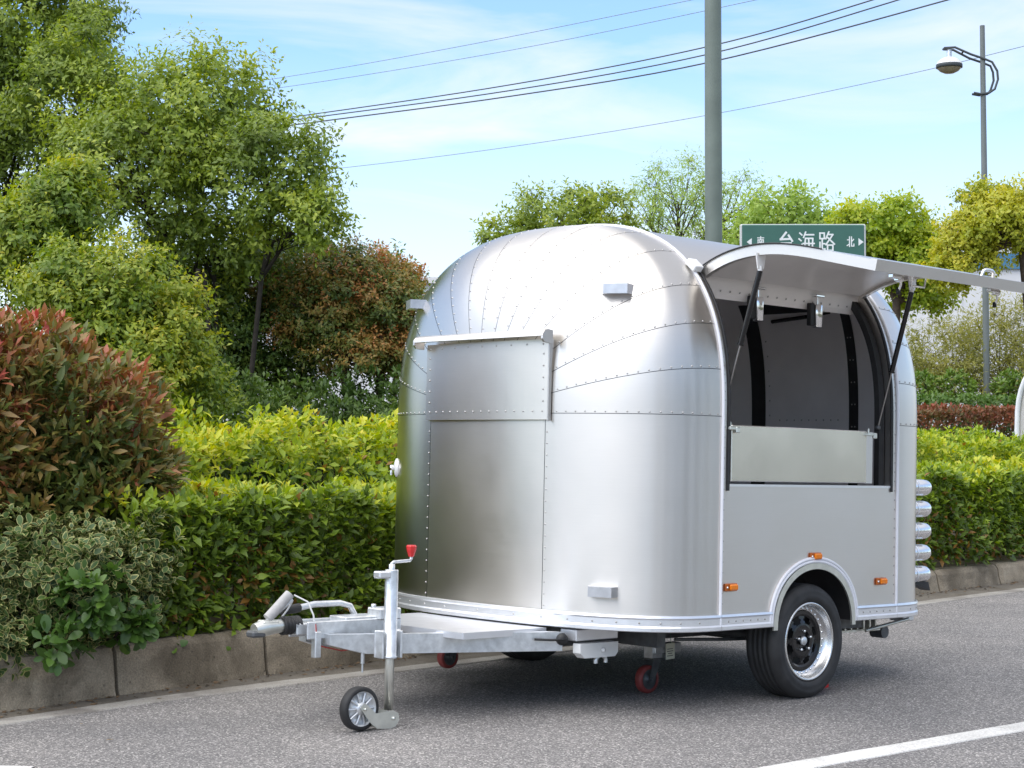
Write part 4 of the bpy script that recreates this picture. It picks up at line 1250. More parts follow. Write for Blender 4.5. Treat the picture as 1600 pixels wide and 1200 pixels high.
def leaf_cloud(name, L, mat, parent, kind='mid'):
    """all these leaves as one joined part"""
    pos, ax, nrm, size, tint = L
    n = len(pos)
    v, f, e = leaf_template(kind)
    X, Y, Zz = frames(pos, ax, nrm, size)
    co = (pos[:, None, :] + v[None, :, 0, None] * X[:, None, :] + v[None, :, 1, None] * Y[:, None, :] + v[None, :, 2, None] * Zz[:, None, :]).reshape(-1, 3)
    nv = len(v)
    loops = np.concatenate([np.array(q) for q in f]); lens = np.array([len(q) for q in f])
    li = (loops[None, :] + (np.arange(n) * nv)[:, None]).reshape(-1)
    starts = np.concatenate([[0], np.cumsum(lens)[:-1]])
    ls = (starts[None, :] + (np.arange(n) * len(loops))[:, None]).reshape(-1)
    me = bpy.data.meshes.new(name)
    me.vertices.add(len(co)); me.vertices.foreach_set('co', co.astype(np.float32).ravel())
    me.loops.add(len(li)); me.loops.foreach_set('vertex_index', li.astype(np.int32))
    me.polygons.add(len(ls)); me.polygons.foreach_set('loop_start', ls.astype(np.int32))
    a = me.attributes.new('tint', 'FLOAT', 'POINT'); a.data.foreach_set('value', np.repeat(tint, nv).astype(np.float32))
    a = me.attributes.new('edge', 'FLOAT', 'POINT'); a.data.foreach_set('value', np.tile(e, n).astype(np.float32))
    me.polygons.foreach_set('use_smooth', np.ones(len(ls), bool))
    me.materials.append(mat)
    me.update(calc_edges=True); me.validate()
    return link_mesh(name, me, parent)

_leaf_mesh = {}
def leaf_parts(L, mat, parent, kind='fine'):
    """each of these leaves as an object of its own, sharing one mesh"""
    key = (kind, mat.name)
    if key not in _leaf_mesh:
        v, f, e = leaf_template(kind)
        me = bpy.data.meshes.new('leaf')
        me.from_pydata([tuple(p) for p in v], [], f)
        a = me.attributes.new('edge', 'FLOAT', 'POINT'); a.data.foreach_set('value', e.astype(np.float32))
        me.polygons.foreach_set('use_smooth', [True] * len(f))
        me.materials.append(mat); me.update()
        _leaf_mesh[key] = me
    pos, ax, nrm, size, tint = L
    X, Y, Zz = frames(pos, ax, nrm, size)
    for i in range(len(pos)):
        o = bpy.data.objects.new('leaf', _leaf_mesh[key])
        COL.objects.link(o)
        o.parent = parent
        m = Matrix(((X[i][0], Y[i][0], Zz[i][0], pos[i][0]), (X[i][1], Y[i][1], Zz[i][1], pos[i][1]), (X[i][2], Y[i][2], Zz[i][2], pos[i][2]), (0, 0, 0, 1)))
        o.matrix_local = m
        o['tint'] = float(tint[i])

def split_near(L, n=300, maxpx=1640):
    """the n leaves that show largest, and the rest"""
    pos, size = L[0], L[3]
    y = pos[:, 1]; px = 800 + FPX * pos[:, 0] / y; py = 670 - FPX * (pos[:, 2] - CAM_H) / y
    ok = (px > -20) & (px < maxpx) & (py > -20) & (py < 1210) & (y > 1)
    score = np.where(ok, size / np.maximum(y, .1), -1) * (1 + .25 * RNG.random(len(y)))
    # only leaves on the near surface count: prefer those least covered along the view
    cell = (np.floor(px / 9).astype(int) * 4000 + np.floor(py / 9).astype(int))
    order = np.argsort(y)
    seen = set(); front = np.zeros(len(y), bool)
    for i in order:
        if not ok[i]: continue
        if cell[i] not in seen:
            seen.add(cell[i]); front[i] = True
    score = np.where(front, score, score * .5)
    idx = np.argsort(-score)[:n]
    m = np.zeros(len(y), bool); m[idx] = True
    return tuple(a[m] for a in L), tuple(a[~m] for a in L)

def unit(a): return a / np.maximum(1e-9, np.linalg.norm(a, axis=1, keepdims=True))

def sprigs(P, A, per, size, spread=.75, jitter=.03, tint=None, tvar=.12, svar=.25, up=.35, droop=0.0, step=.25):
    """whorls of leaves: P sprig points, A sprig axes -> leaf arrays"""
    n = len(P)
    P = np.repeat(P, per, 0); A = unit(np.repeat(A, per, 0))
    k = np.tile(np.arange(per), n)
    ang = k * 2.399 + np.repeat(RNG.random(n) * 6.28, per)
    e1 = unit(np.cross(A, np.array([.31, .52, .79]))); e2 = np.cross(A, e1)
    rdl = e1 * np.cos(ang)[:, None] + e2 * np.sin(ang)[:, None]
    w = spread * (1.0 - .55 * (k / max(1, per - 1)))[:, None]
    ax = unit(A * (1.05 - w) + rdl * w + RNG.normal(0, .16, (n * per, 3)) + np.array([0, 0, -droop]))
    nrm = unit(A * .9 - ax * .1 + np.array([0, 0, up]) + RNG.normal(0, .22, (n * per, 3)))
    sz = size * (1 - svar + 2 * svar * RNG.random(n * per)) * (1.0 - .25 * (k / max(1, per - 1)))
    pos = P + A * (k / max(1, per - 1) * size * step)[:, None] + RNG.normal(0, jitter, (n * per, 3)) * .5
    t0 = np.repeat(tint, per) if tint is not None else np.full(n * per, .5)
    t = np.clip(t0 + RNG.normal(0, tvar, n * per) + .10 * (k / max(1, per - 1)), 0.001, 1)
    return pos, ax, nrm, sz, t
def cat(*Ls): return tuple(np.concatenate([l[i] for l in Ls]) for i in range(5))
def vnoise(P, sc, seed=0.0): return np.array([noise.noise(Vector((p[0] * sc + seed, p[1] * sc, p[2] * sc + seed * .7))) for p in P])

# species
M['leaf_hedge'] = leaf_mat('hedge_leaf', [(0.0, (0.26, 0.13, 0.03)), (0.05, (0.055, 0.09, 0.014)), (0.3, (0.125, 0.2, 0.022)), (0.58, (0.28, 0.38, 0.032)), (0.8, (0.5, 0.53, 0.045)), (1.0, (0.62, 0.54, 0.05))], rough=0.45, trans=0.3)
M['leaf_lime'] = leaf_mat('lime_hedge_leaf', [(0.0, (0.3, 0.16, 0.03)), (0.05, (0.05, 0.1, 0.014)), (0.32, (0.13, 0.22, 0.02)), (0.6, (0.33, 0.43, 0.03)), (0.85, (0.56, 0.57, 0.04)), (1.0, (0.62, 0.54, 0.045))], rough=0.45, trans=0.3)
M['leaf_photinia'] = leaf_mat('photinia_leaf', [(0.0, (0.045, 0.09, 0.02)), (0.32, (0.14, 0.165, 0.038)), (0.54, (0.31, 0.18, 0.055)), (0.72, (0.44, 0.13, 0.08)), (0.88, (0.52, 0.07, 0.07)), (1.0, (0.55, 0.24, 0.08))], rough=0.42, trans=0.22)
M['leaf_variegated'] = leaf_mat('variegated_leaf', [(0.0, (0.02, 0.05, 0.014)), (0.5, (0.045, 0.095, 0.02)), (1.0, (0.1, 0.17, 0.03))], rough=0.5, trans=0.18, edge_col=(0.40, 0.39, 0.15))
M['leaf_broad'] = leaf_mat('broad_green_leaf', [(0.0, (0.035, 0.08, 0.018)), (0.5, (0.085, 0.165, 0.028)), (1.0, (0.19, 0.29, 0.04))], rough=0.36, trans=0.22)
M['leaf_tree'] = leaf_mat('tree_leaf', [(0.0, (0.065, 0.105, 0.02)), (0.4, (0.165, 0.235, 0.035)), (0.7, (0.31, 0.39, 0.052)), (1.0, (0.5, 0.52, 0.07))], rough=.45, trans=.36)
M['leaf_shrub'] = leaf_mat('pale_shrub_leaf', [(0.0, (0.070, 0.133, 0.020)), (0.4, (0.175, 0.259, 0.031)), (0.7, (0.350, 0.392, 0.042)), (1.0, (0.588, 0.462, 0.056))], rough=.45, trans=.34)
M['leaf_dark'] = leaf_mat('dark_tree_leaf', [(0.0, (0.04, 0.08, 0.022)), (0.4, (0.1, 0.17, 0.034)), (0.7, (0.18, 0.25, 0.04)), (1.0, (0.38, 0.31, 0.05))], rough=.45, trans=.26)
M['leaf_bronze'] = leaf_mat('bronze_tree_leaf', [(0.0, (0.06, 0.105, 0.022)), (0.35, (0.15, 0.19, 0.035)), (0.6, (0.33, 0.22, 0.055)), (0.85, (0.54, 0.25, 0.08)), (1.0, (0.6, 0.25, 0.11))], rough=.45, trans=.3)
M['leaf_spring'] = leaf_mat('spring_tree_leaf', [(0.0, (0.11, 0.19, 0.018)), (0.4, (0.26, 0.37, 0.028)), (0.75, (0.46, 0.51, 0.045)), (1.0, (0.58, 0.52, 0.06))], rough=.45, trans=.4)
M['leaf_gold'] = leaf_mat('gold_tree_leaf', [(0.0, (0.18, 0.23, 0.025)), (0.4, (0.36, 0.4, 0.04)), (0.75, (0.54, 0.51, 0.06)), (1.0, (0.6, 0.5, 0.07))], rough=.45, trans=.38)
M['leaf_willow'] = leaf_mat('pale_willow_leaf', [(0.0, (0.18, 0.28, 0.05)), (0.5, (0.33, 0.45, 0.09)), (1.0, (0.5, 0.56, 0.15))], rough=.5, trans=.4)
M['leaf_bamboo'] = leaf_mat('yellow_thicket_leaf', [(0.0, (0.12, 0.15, 0.03)), (0.5, (0.27, 0.27, 0.055)), (1.0, (0.42, 0.37, 0.085))], rough=.55, trans=.35)
M['leaf_redhedge'] = leaf_mat('red_hedge_leaf', [(0.0, (0.052, 0.065, 0.021)), (0.4, (0.130, 0.111, 0.033)), (0.7, (0.286, 0.111, 0.052)), (1.0, (0.416, 0.104, 0.065))], rough=.45, trans=.2)

# ------------------------------------------------------------------ clipped hedges along the kerb
def hedge(name, mat, s0, s1, o0, o1, zb, zt, n_front, n_top, leaf, label, cat_, ftint, parts=300, kind='mid', per=5, top_bumps=.05, gap=None, seed=1.0, front_z=None, near_kind='fine', side=0.0, group=None, mound=.05, dead=.012):
    root = empty(name, kerb((s0 + s1) / 2, (o0 + o1) / 2, zb))
    tag(root, label, cat_, group)
    inv = Vector(root.location)
    def pts(n, face):
        s = s0 + (s1 - s0) * RNG.random(n)
        if gap is not None:        # thin out what stands hidden behind the trailer
            keep = ~((s > gap[0]) & (s < gap[1]) & (RNG.random(n) > .30)); s = s[keep]
        n = len(s)
        dep = np.minimum(.35, np.abs(RNG.exponential(.07, n)))
        if face == 'front':
            h = RNG.random(n) ** .8
            o = o0 + dep; z = zb + (zt(s) - zb) * h
            nn = np.array([kerb(a, -1) - kerb(a, 0) for a in s]); nn[:, 2] = .35 + .5 * h
        elif face == 'top':
            h = np.ones(n)
            o = o0 + (o1 - o0) * RNG.random(n); z = zt(s) - dep * .8
            nn = np.array([kerb(a, -1) - kerb(a, 0) for a in s]) * .35 + RNG.normal(0, .25, (n, 3)); nn[:, 2] = 1.0
        else:
            h = RNG.random(n)
            o = o1 - dep; z = zb + (zt(s) - zb) * h
            nn = -np.array([kerb(a, -1) - kerb(a, 0) for a in s]); nn[:, 2] = .4
        P = np.array([kerb(a, b, c) for a, b, c in zip(s, o, z)])
        bump = mound * vnoise(P, 1.2, seed + 9) + vnoise(P, 2.6, seed) * top_bumps * 1.6 + vnoise(P, 7.0, seed + 5) * top_bumps * .8
        P = P + unit(nn) * bump[:, None]
        P[:, 2] = np.maximum(P[:, 2], zb)
        return P, nn, h, dep
    parts_all = []
    for face, n in (('front', n_front), ('top', n_top), ('back', int(n_front * .12))):
        P, nn, h, dep = pts(n, face)
        t = ftint(P, h, dep, face)
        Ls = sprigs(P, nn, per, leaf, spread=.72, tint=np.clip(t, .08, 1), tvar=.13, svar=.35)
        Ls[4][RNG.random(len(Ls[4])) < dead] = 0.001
        parts_all.append(Ls)
    L = cat(*parts_all)
    L = (L[0] - np.array(inv), L[1], L[2], L[3], L[4])
    Lw = (L[0] + np.array(inv),) + L[1:]
    near, far = split_near(Lw, parts)
    near = (near[0] - np.array(inv),) + near[1:]; far = (far[0] - np.array(inv),) + far[1:]
    if parts: leaf_parts(near, mat, root, near_kind)
    tag(leaf_cloud('foliage', far, mat, root, kind), kind='stuff')
    # woody stems inside
    mb = MB(); r = random.Random(int(seed * 7))
    k = int((s1 - s0) * 7)
    for i in range(k):
        s = s0 + (s1 - s0) * (i + r.random()) / k; o = o0 + .15 + (o1 - o0 - .25) * r.random()
        p = kerb(s, o, .2) - inv; q = kerb(s + r.uniform(-.15, .15), o + r.uniform(-.12, .12), zt(s) - .18) - inv
        mid = (p + q) / 2 + Vector((r.uniform(-.06, .06), r.uniform(-.06, .06), 0))
        mb.tube([p, mid, q], [.014, .010, .005], 5, caps=False)
    tag(mb.build('stems', M['bark_dark'], root, recalc=False), kind='stuff')
    return root

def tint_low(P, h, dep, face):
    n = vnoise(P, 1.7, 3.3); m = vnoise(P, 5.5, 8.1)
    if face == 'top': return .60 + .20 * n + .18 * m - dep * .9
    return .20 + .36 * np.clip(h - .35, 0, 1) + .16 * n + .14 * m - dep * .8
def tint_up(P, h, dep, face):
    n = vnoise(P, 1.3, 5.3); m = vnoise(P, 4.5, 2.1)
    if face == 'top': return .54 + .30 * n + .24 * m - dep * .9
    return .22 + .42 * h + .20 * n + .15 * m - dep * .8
ZL = lambda s: .95 + .02 * np.sin(s * 1.9)
ZU = lambda s: 1.35 - .17 * np.clip((s - 2.5) / 6, 0, 1) + .055 * np.sin(s * 3.4 + .6) + .025 * np.sin(s * 5.9 + 1)
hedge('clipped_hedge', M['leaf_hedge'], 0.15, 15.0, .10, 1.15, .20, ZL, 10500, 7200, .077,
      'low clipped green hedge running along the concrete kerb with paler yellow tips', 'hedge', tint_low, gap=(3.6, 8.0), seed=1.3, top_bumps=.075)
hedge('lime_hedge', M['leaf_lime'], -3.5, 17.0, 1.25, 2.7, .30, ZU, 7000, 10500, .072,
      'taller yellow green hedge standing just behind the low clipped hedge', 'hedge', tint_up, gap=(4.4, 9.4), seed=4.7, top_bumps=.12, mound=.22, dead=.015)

# ------------------------------------------------------------------ shrubs at the left
def shrub(name, mat, lumps, n, leaf, label, cat_, per=6, parts=300, kind='mid', near_kind='fine', tintf=None, spread=.7, zmin=.05, stems=9, base=None, up=.35, droop=0., shell=.16, zmax=None, group=None):
    base = Vector(base)
    root = empty(name, base); tag(root, label, cat_, group)
    vols = np.array([(l[3] * l[4] + l[4] * l[5] + l[3] * l[5]) for l in lumps]); vols = vols / vols.sum()
    PP, AA = [], []
    for l, f in zip(lumps, vols):
        k = int(n * f)
        d = unit(RNG.normal(0, 1, (k, 3)))
        rr = 1 - np.minimum(.6, np.abs(RNG.exponential(shell, k)))
        R = np.array(l[3:6])
        p = np.array(l[:3]) + d * R * rr[:, None]
        a = unit(d / R); a[:, 2] += .45
        PP.append(p); AA.append(a)
    P = np.concatenate(PP); A = np.concatenate(AA)
    nb = vnoise(P, 3.1, 2.2)
    P = P + unit(A) * (nb * .10)[:, None]
    keep = P[:, 2] > zmin
    P, A = P[keep], A[keep]
    t = tintf(P, A)
    L = sprigs(P, A, per, leaf, spread=spread, tint=t, tvar=.10, up=up, droop=droop)
    near, far = split_near(L, parts) if parts else (None, L)
    b = np.array(base)
    if parts: leaf_parts((near[0] - b,) + near[1:], mat, root, near_kind)
    tag(leaf_cloud('foliage', (far[0] - b,) + far[1:], mat, root, kind), kind='stuff')
    mb = MB(); r = random.Random(len(label))
    for i in range(stems):
        l = lumps[i % len(lumps)]
        q = Vector(l[:3]) + Vector((r.uniform(-.6, .6) * l[3], r.uniform(-.6, .6) * l[4], r.uniform(-.2, .6) * l[5]))
        p = Vector((base.x + r.uniform(-.12, .12), base.y + r.uniform(-.12, .12), .15))
        m = (p + q) / 2 + Vector((r.uniform(-.1, .1), r.uniform(-.1, .1), -.05))
        mb.tube([p - base, m - base, q - base], [.02, .013, .006], 6, caps=False)
    tag(mb.build('stems', M['bark_dark'], root, recalc=False), kind='stuff')
    return root

def lump(px, py, Y, rx, ry, rz):
    p = at(px, py, Y); return (p.x, p.y, p.z, rx, ry, rz)
def t_phot(P, A):
    return .34 + .24 * vnoise(P, 2.2, 6.1) + .26 * vnoise(P, 6.0, 1.1) + .18 * np.clip((P[:, 2] - 1.2) / .9, -.6, 1)
shrub('photinia_bush', M['leaf_photinia'],
      [lump(15, 690, 9.65, .62, .55, .72), lump(110, 690, 9.7, .52, .5, .50), lump(-130, 660, 9.4, .7, .6, .75), lump(190, 735, 9.7, .26, .35, .25), lump(120, 780, 9.5, .38, .35, .22), lump(20, 790, 9.4, .4, .35, .25)],
      4200, .100, 'large rounded bush of glossy red bronze leaves at the left edge of the photo', 'bush', per=6, tintf=t_phot, base=at(20, 1000, 9.9) * 1.0, zmin=.85, spread=.55, kind='midlance', near_kind='lance')
def t_var(P, A): return .45 + .3 * vnoise(P, 3.0, 4.4)
shrub('variegated_bush', M['leaf_variegated'],
      [lump(20, 910, 8.95, .42, .34, .36), lump(110, 880, 9.0, .38, .28, .24), lump(215, 875, 9.25, .22, .22, .24), lump(110, 930, 8.95, .36, .26, .26), lump(-120, 910, 8.7, .5, .4, .42), lump(10, 985, 8.72, .24, .16, .22), lump(190, 935, 9.2, .26, .2, .22), lump(-60, 1000, 8.5, .3, .2, .26), lump(-330, 900, 8.2, .55, .5, .5)],
      3400, .062, 'low spreading bush of small cream edged leaves overhanging the kerb', 'bush', per=6, tintf=t_var, base=at(60, 1000, 9.5), zmin=.10, kind='midbroad', near_kind='broad', spread=.9, shell=.35)
shrub('glossy_shrub', M['leaf_broad'],
      [lump(150, 945, 8.72, .13, .10, .13), lump(205, 975, 8.92, .12, .10, .08), lump(85, 1005, 8.55, .09, .06, .08)],
      85, .082, 'small glossy bright green shrub over the kerb beside the cream edged bush', 'shrub', per=7, parts=300, tintf=lambda P, A: .30 + .3 * vnoise(P, 3.0, 7.4), base=at(160, 990, 9.4), zmin=.12, kind='midbroad', near_kind='broad', spread=.8, stems=5)
shrub('kerb_sprig', M['leaf_broad'], [lump(268, 1012, 9.30, .05, .035, .04)], 4, .060, 'little sprig of green leaves hanging over the kerb beside the first joint', 'plant', per=5, parts=20, tintf=lambda P, A: .5 + 0 * P[:, 0], base=at(262, 1003, 9.42), zmin=.1, kind='midbroad', near_kind='broad', stems=2, droop=.6)
shrub('kerb_sprig', M['leaf_broad'], [lump(325, 1006, 9.52, .045, .03, .025)], 3, .050, 'smaller sprig of leaves hanging over the kerb just to the right of another sprig', 'plant', per=4, parts=12, tintf=lambda P, A: .45 + 0 * P[:, 0], base=at(322, 998, 9.62), zmin=.1, kind='midbroad', near_kind='broad', stems=2, droop=.6)

# ------------------------------------------------------------------ trees
def tree(name, label, cat_, mat, base, blobs, n_sprigs, leaf, per=6, kind='mid', trunk_r=.09, bark='bark', clumps=14, csize=.36, tint0=.42, tvar=.22, droop=.15, trunks=1, group=None, seed=1, young=.25, spread=.85, parts=0, shell=.28, fork=.45, twig=True):
    """blobs: (x, y, z, rx, ry, rz) in world space; foliage sits in clumps on their shells"""
    r = random.Random(seed); base = Vector(base); b = np.array(base)
    root = empty(name, base); tag(root, label, cat_, group)
    wood = []; trunkmb = MB(); limbmb = MB()
    PP, AA, TT = [], [], []
    vol = np.array([l[3] * l[5] for l in blobs]); vol = vol / vol.sum()
    # trunks
    tops = []
    zc = min(l[2] - l[5] for l in blobs); ztop = max(l[2] for l in blobs)
    for k in range(trunks):
        p0 = Vector((r.uniform(-.18, .18) * (trunks > 1), r.uniform(-.18, .18) * (trunks > 1), -.1))
        c = blobs[k % len(blobs)]
        hgt = max(.5, (zc - base.z) + fork)
        q = p0 * 1.6 + Vector(((c[0] - base.x) * .25 + r.uniform(-.1, .1), (c[1] - base.y) * .25, hgt))
        m = (p0 + q) / 2 + Vector((r.uniform(-.08, .08), r.uniform(-.08, .08), 0))
        tr = trunk_r * (1 if k == 0 else r.uniform(.55, .85))
        trunkmb.tube([p0, p0 + (m - p0) * .3, m, q], [tr * 1.35, tr * 1.05, tr * .95, tr * .8], 10, caps=False)
        tops.append((q, tr * .8))
    for li, l in enumerate(blobs):
        c = Vector(l[:3]) - base; R = Vector(l[3:6])
        q, tr = min(tops, key=lambda t: (t[0] - c).length)
        lead = c + Vector((0, 0, -.25 * R.z))
        m = q + (lead - q) * .5 + Vector((r.uniform(-.1, .1), r.uniform(-.1, .1), .08))
        limbmb.tube([q - Vector((0, 0, .05)), m, lead], [tr, tr * .62, tr * .42], 8, caps=False)
        nc = max(4, int(clumps * (vol[li] * len(blobs)) ** .7))
        k_each = max(3, int(n_sprigs * vol[li] / nc))
        for j in range(nc):
            # golden-angle directions, upper half favoured
            zz = 1 - 1.75 * (j + .5) / nc; aa = j * 2.399 + seed + r.uniform(-.3, .3)
            d = Vector((math.cos(aa) * math.sqrt(max(0, 1 - zz * zz)), math.sin(aa) * math.sqrt(max(0, 1 - zz * zz)), zz))
            rr = r.uniform(.55, .92)
            cc = c + Vector((d.x * R.x, d.y * R.y, d.z * R.z)) * rr
            st = q + (lead - q) * r.uniform(.45, 1.0)
            mm = (st + cc) / 2 + Vector((r.uniform(-.1, .1), r.uniform(-.1, .1), r.uniform(-.05, .12))) * R.x
            limbmb.tube([st, mm, cc], [tr * .32, tr * .2, tr * .07], 5, caps=False)
            cr = csize * r.uniform(.7, 1.25)
            cs = Vector((R.x * cr, R.y * cr, min(R.z, R.x) * cr * .85))
            k = max(3, int(k_each * r.uniform(.6, 1.3)))
            dd = unit(RNG.normal(0, 1, (k, 3)))
            rad_ = 1 - np.minimum(.95, np.abs(RNG.exponential(shell, k)))
            p = np.array(cc) + dd * np.array(cs) * rad_[:, None]
            if twig:
                for h in range(min(5, k)):
                    limbmb.tube([cc, tuple((np.array(cc) + p[h]) / 2 + RNG.normal(0, .02, 3)), tuple(p[h])], [tr * .08 + .002, tr * .05 + .0015, .0015], 4, caps=False)
            a = dd + np.array([d.x, d.y, d.z]) * .5; a[:, 2] += .25
            PP.append(p); AA.append(a)
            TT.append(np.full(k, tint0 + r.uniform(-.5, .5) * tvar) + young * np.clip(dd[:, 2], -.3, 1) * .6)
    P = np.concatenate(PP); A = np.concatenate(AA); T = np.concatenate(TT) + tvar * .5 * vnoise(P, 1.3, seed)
    keep = P[:, 2] + base.z > .25
    L = sprigs(P[keep], A[keep], per, leaf, spread=spread, tint=np.clip(T[keep], 0, 1), tvar=.10, droop=droop, jitter=leaf * .5, step=1.4)
    trunkmb.build('trunk', M[bark], root, recalc=False)
    tag(limbmb.build('limbs', M[bark], root, recalc=False), kind='stuff')
    tag(leaf_cloud('crown', L, mat, root, kind), kind='stuff')
    return root

def B(px, py, Y, rpx, rpy, dy=None):
    p = at(px, py, Y); s = FPX / Y
    rx = rpx / s; rz = rpy / s
    return (p.x, p.y, p.z, rx, dy if dy else rx, rz)
def foot(px, Y): 
    p = at(px, 700, Y); return (p.x, p.y, .25)

G_L = 'trees behind the hedge at the left'
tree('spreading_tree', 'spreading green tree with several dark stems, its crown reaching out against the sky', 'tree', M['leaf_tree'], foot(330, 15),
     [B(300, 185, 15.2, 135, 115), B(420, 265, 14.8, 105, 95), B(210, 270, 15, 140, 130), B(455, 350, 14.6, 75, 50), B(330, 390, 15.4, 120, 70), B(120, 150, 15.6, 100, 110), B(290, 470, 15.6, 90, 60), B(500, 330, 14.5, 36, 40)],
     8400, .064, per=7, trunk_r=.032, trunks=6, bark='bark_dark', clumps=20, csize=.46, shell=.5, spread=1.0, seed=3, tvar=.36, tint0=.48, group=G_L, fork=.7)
tree('tall_tree', 'tallest tree, its top cut by the upper left corner of the photo', 'tree', M['leaf_tree'], foot(-20, 16.5),
     [B(60, 70, 16.5, 120, 110), B(-60, 180, 16.5, 130, 160), B(20, 280, 16.2, 110, 130), B(110, 40, 16.8, 80, 90), B(-30, -90, 16.5, 150, 120)],
     9500, .064, per=7, shell=.5, spread=1.0, trunk_r=.04, trunks=4, clumps=16, csize=.38, seed=9, tint0=.38, group=G_L, bark='bark_dark')
tree('sapling', 'pale yellow green sapling in front of the tall left trees', 'tree', M['leaf_shrub'], foot(80, 13.2),
     [B(85, 335, 13.2, 75, 75), B(40, 400, 13.1, 90, 80), B(120, 290, 13.3, 40, 40)],
     2500, .063, per=7, shell=.5, spread=1.0, trunk_r=.03, clumps=12, csize=.42, seed=12, tint0=.40, group=G_L)
tree('pale_shrub', 'loose yellow green shrub rising behind the red bush', 'shrub', M['leaf_shrub'], foot(200, 12.6),
     [B(190, 470, 12.6, 105, 90), B(110, 460, 12.5, 90, 80), B(250, 540, 12.6, 90, 100), B(180, 590, 12.5, 140, 90), B(300, 600, 12.8, 60, 70)],
     5600, .056, per=7, shell=.5, spread=1.0, trunk_r=.025, trunks=4, clumps=15, csize=.42, seed=21, tint0=.46, group=G_L)
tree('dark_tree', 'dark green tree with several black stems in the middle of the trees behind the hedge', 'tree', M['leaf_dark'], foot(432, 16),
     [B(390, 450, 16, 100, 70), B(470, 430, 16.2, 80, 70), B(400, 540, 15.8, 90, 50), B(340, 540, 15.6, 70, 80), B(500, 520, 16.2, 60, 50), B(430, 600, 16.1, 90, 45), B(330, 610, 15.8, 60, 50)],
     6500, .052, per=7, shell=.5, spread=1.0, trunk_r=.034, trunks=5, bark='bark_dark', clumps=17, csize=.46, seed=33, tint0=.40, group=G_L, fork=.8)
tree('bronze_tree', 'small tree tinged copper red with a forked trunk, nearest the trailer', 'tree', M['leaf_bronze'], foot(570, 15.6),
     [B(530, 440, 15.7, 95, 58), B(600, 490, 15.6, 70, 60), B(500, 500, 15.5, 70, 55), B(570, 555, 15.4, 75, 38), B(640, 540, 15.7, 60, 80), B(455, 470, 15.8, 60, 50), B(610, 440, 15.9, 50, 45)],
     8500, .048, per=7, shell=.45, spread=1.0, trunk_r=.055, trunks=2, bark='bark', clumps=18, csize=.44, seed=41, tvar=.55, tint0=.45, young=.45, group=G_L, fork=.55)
tree('leafy_sapling', 'thin bright green sapling whose tip shows just above the nose lamp of the trailer', 'tree', M['leaf_broad'], foot(632, 17),
     [B(618, 415, 17, 16, 36), B(640, 455, 17, 18, 40), B(665, 500, 17, 40, 40)],
     150, .075, per=6, trunk_r=.02, clumps=6, csize=.5, seed=45, tint0=.6, group=G_L)
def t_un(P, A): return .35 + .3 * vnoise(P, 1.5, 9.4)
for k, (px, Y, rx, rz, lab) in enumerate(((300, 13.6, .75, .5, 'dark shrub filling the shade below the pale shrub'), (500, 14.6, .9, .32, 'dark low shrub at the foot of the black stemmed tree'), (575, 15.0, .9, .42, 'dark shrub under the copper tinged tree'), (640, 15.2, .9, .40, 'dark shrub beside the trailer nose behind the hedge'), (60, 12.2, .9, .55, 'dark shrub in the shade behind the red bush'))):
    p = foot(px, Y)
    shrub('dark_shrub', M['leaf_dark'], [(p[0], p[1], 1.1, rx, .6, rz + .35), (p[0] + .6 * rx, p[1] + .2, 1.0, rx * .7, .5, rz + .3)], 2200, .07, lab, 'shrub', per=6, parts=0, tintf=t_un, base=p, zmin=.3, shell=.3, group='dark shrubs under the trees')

# right hand side, farther off
G_R = 'trees beyond the trailer'
tree('round_tree', 'leafy green tree showing above the left shoulder of the trailer roof', 'tree', M['leaf_tree'], foot(870, 26),
     [B(870, 350, 26, 90, 55), B(800, 370, 26, 50, 35), B(940, 340, 26.5, 50, 50), B(880, 430, 26, 110, 60)],
     2400, .088, per=6, shell=.5, spread=1.0, trunk_r=.07, clumps=14, csize=.40, seed=51, tint0=.55, group=G_R)
tree('willow_tree', 'wispy pale green tree with bare twigs behind the tall grey pole', 'tree', M['leaf_willow'], foot(1080, 30),
     [B(1060, 300, 30, 75, 60), B(1140, 320, 30.5, 80, 60), B(1010, 330, 30, 50, 55), B(1080, 400, 30, 120, 60)],
     2300, .11, per=5, kind='thin', trunk_r=.05, clumps=20, csize=.34, seed=57, tint0=.45, group=G_R, droop=.5, shell=.45)
tree('pale_tree', 'pale fresh green tree between the grey pole and the green sign', 'tree', M['leaf_willow'], foot(1230, 29),
     [B(1225, 340, 29, 75, 45), B(1270, 380, 29, 60, 50), B(1170, 380, 29, 60, 40)],
     1300, .12, per=6, kind='mid', trunk_r=.08, clumps=14, csize=.42, seed=61, tint0=.42, group=G_R)
tree('spring_tree', 'bright yellow green tree just right of the green sign', 'tree', M['leaf_spring'], foot(1395, 24),
     [B(1380, 350, 24, 70, 42), B(1430, 400, 24, 65, 60), B(1360, 400, 24, 60, 40), B(1440, 460, 24.2, 50, 40), B(1330, 350, 24, 30, 28)],
     3400, .078, per=6, kind='midbroad', shell=.6, spread=1.0, trunk_r=.07, clumps=14, csize=.40, seed=67, tint0=.50, group=G_R)
tree('gold_tree', 'golden green tree with bare dark limbs behind the lamp post at the right edge', 'tree', M['leaf_gold'], foot(1625, 22),
     [B(1570, 350, 22, 80, 55), B(1510, 390, 22, 50, 55), B(1640, 340, 22, 90, 70), B(1540, 310, 22.2, 40, 30), B(1480, 430, 22, 40, 30)],
     4200, .066, per=7, kind='midbroad', shell=.6, spread=1.0, trunk_r=.08, clumps=17, csize=.42, seed=71, tint0=.45, group=G_R, fork=.9)
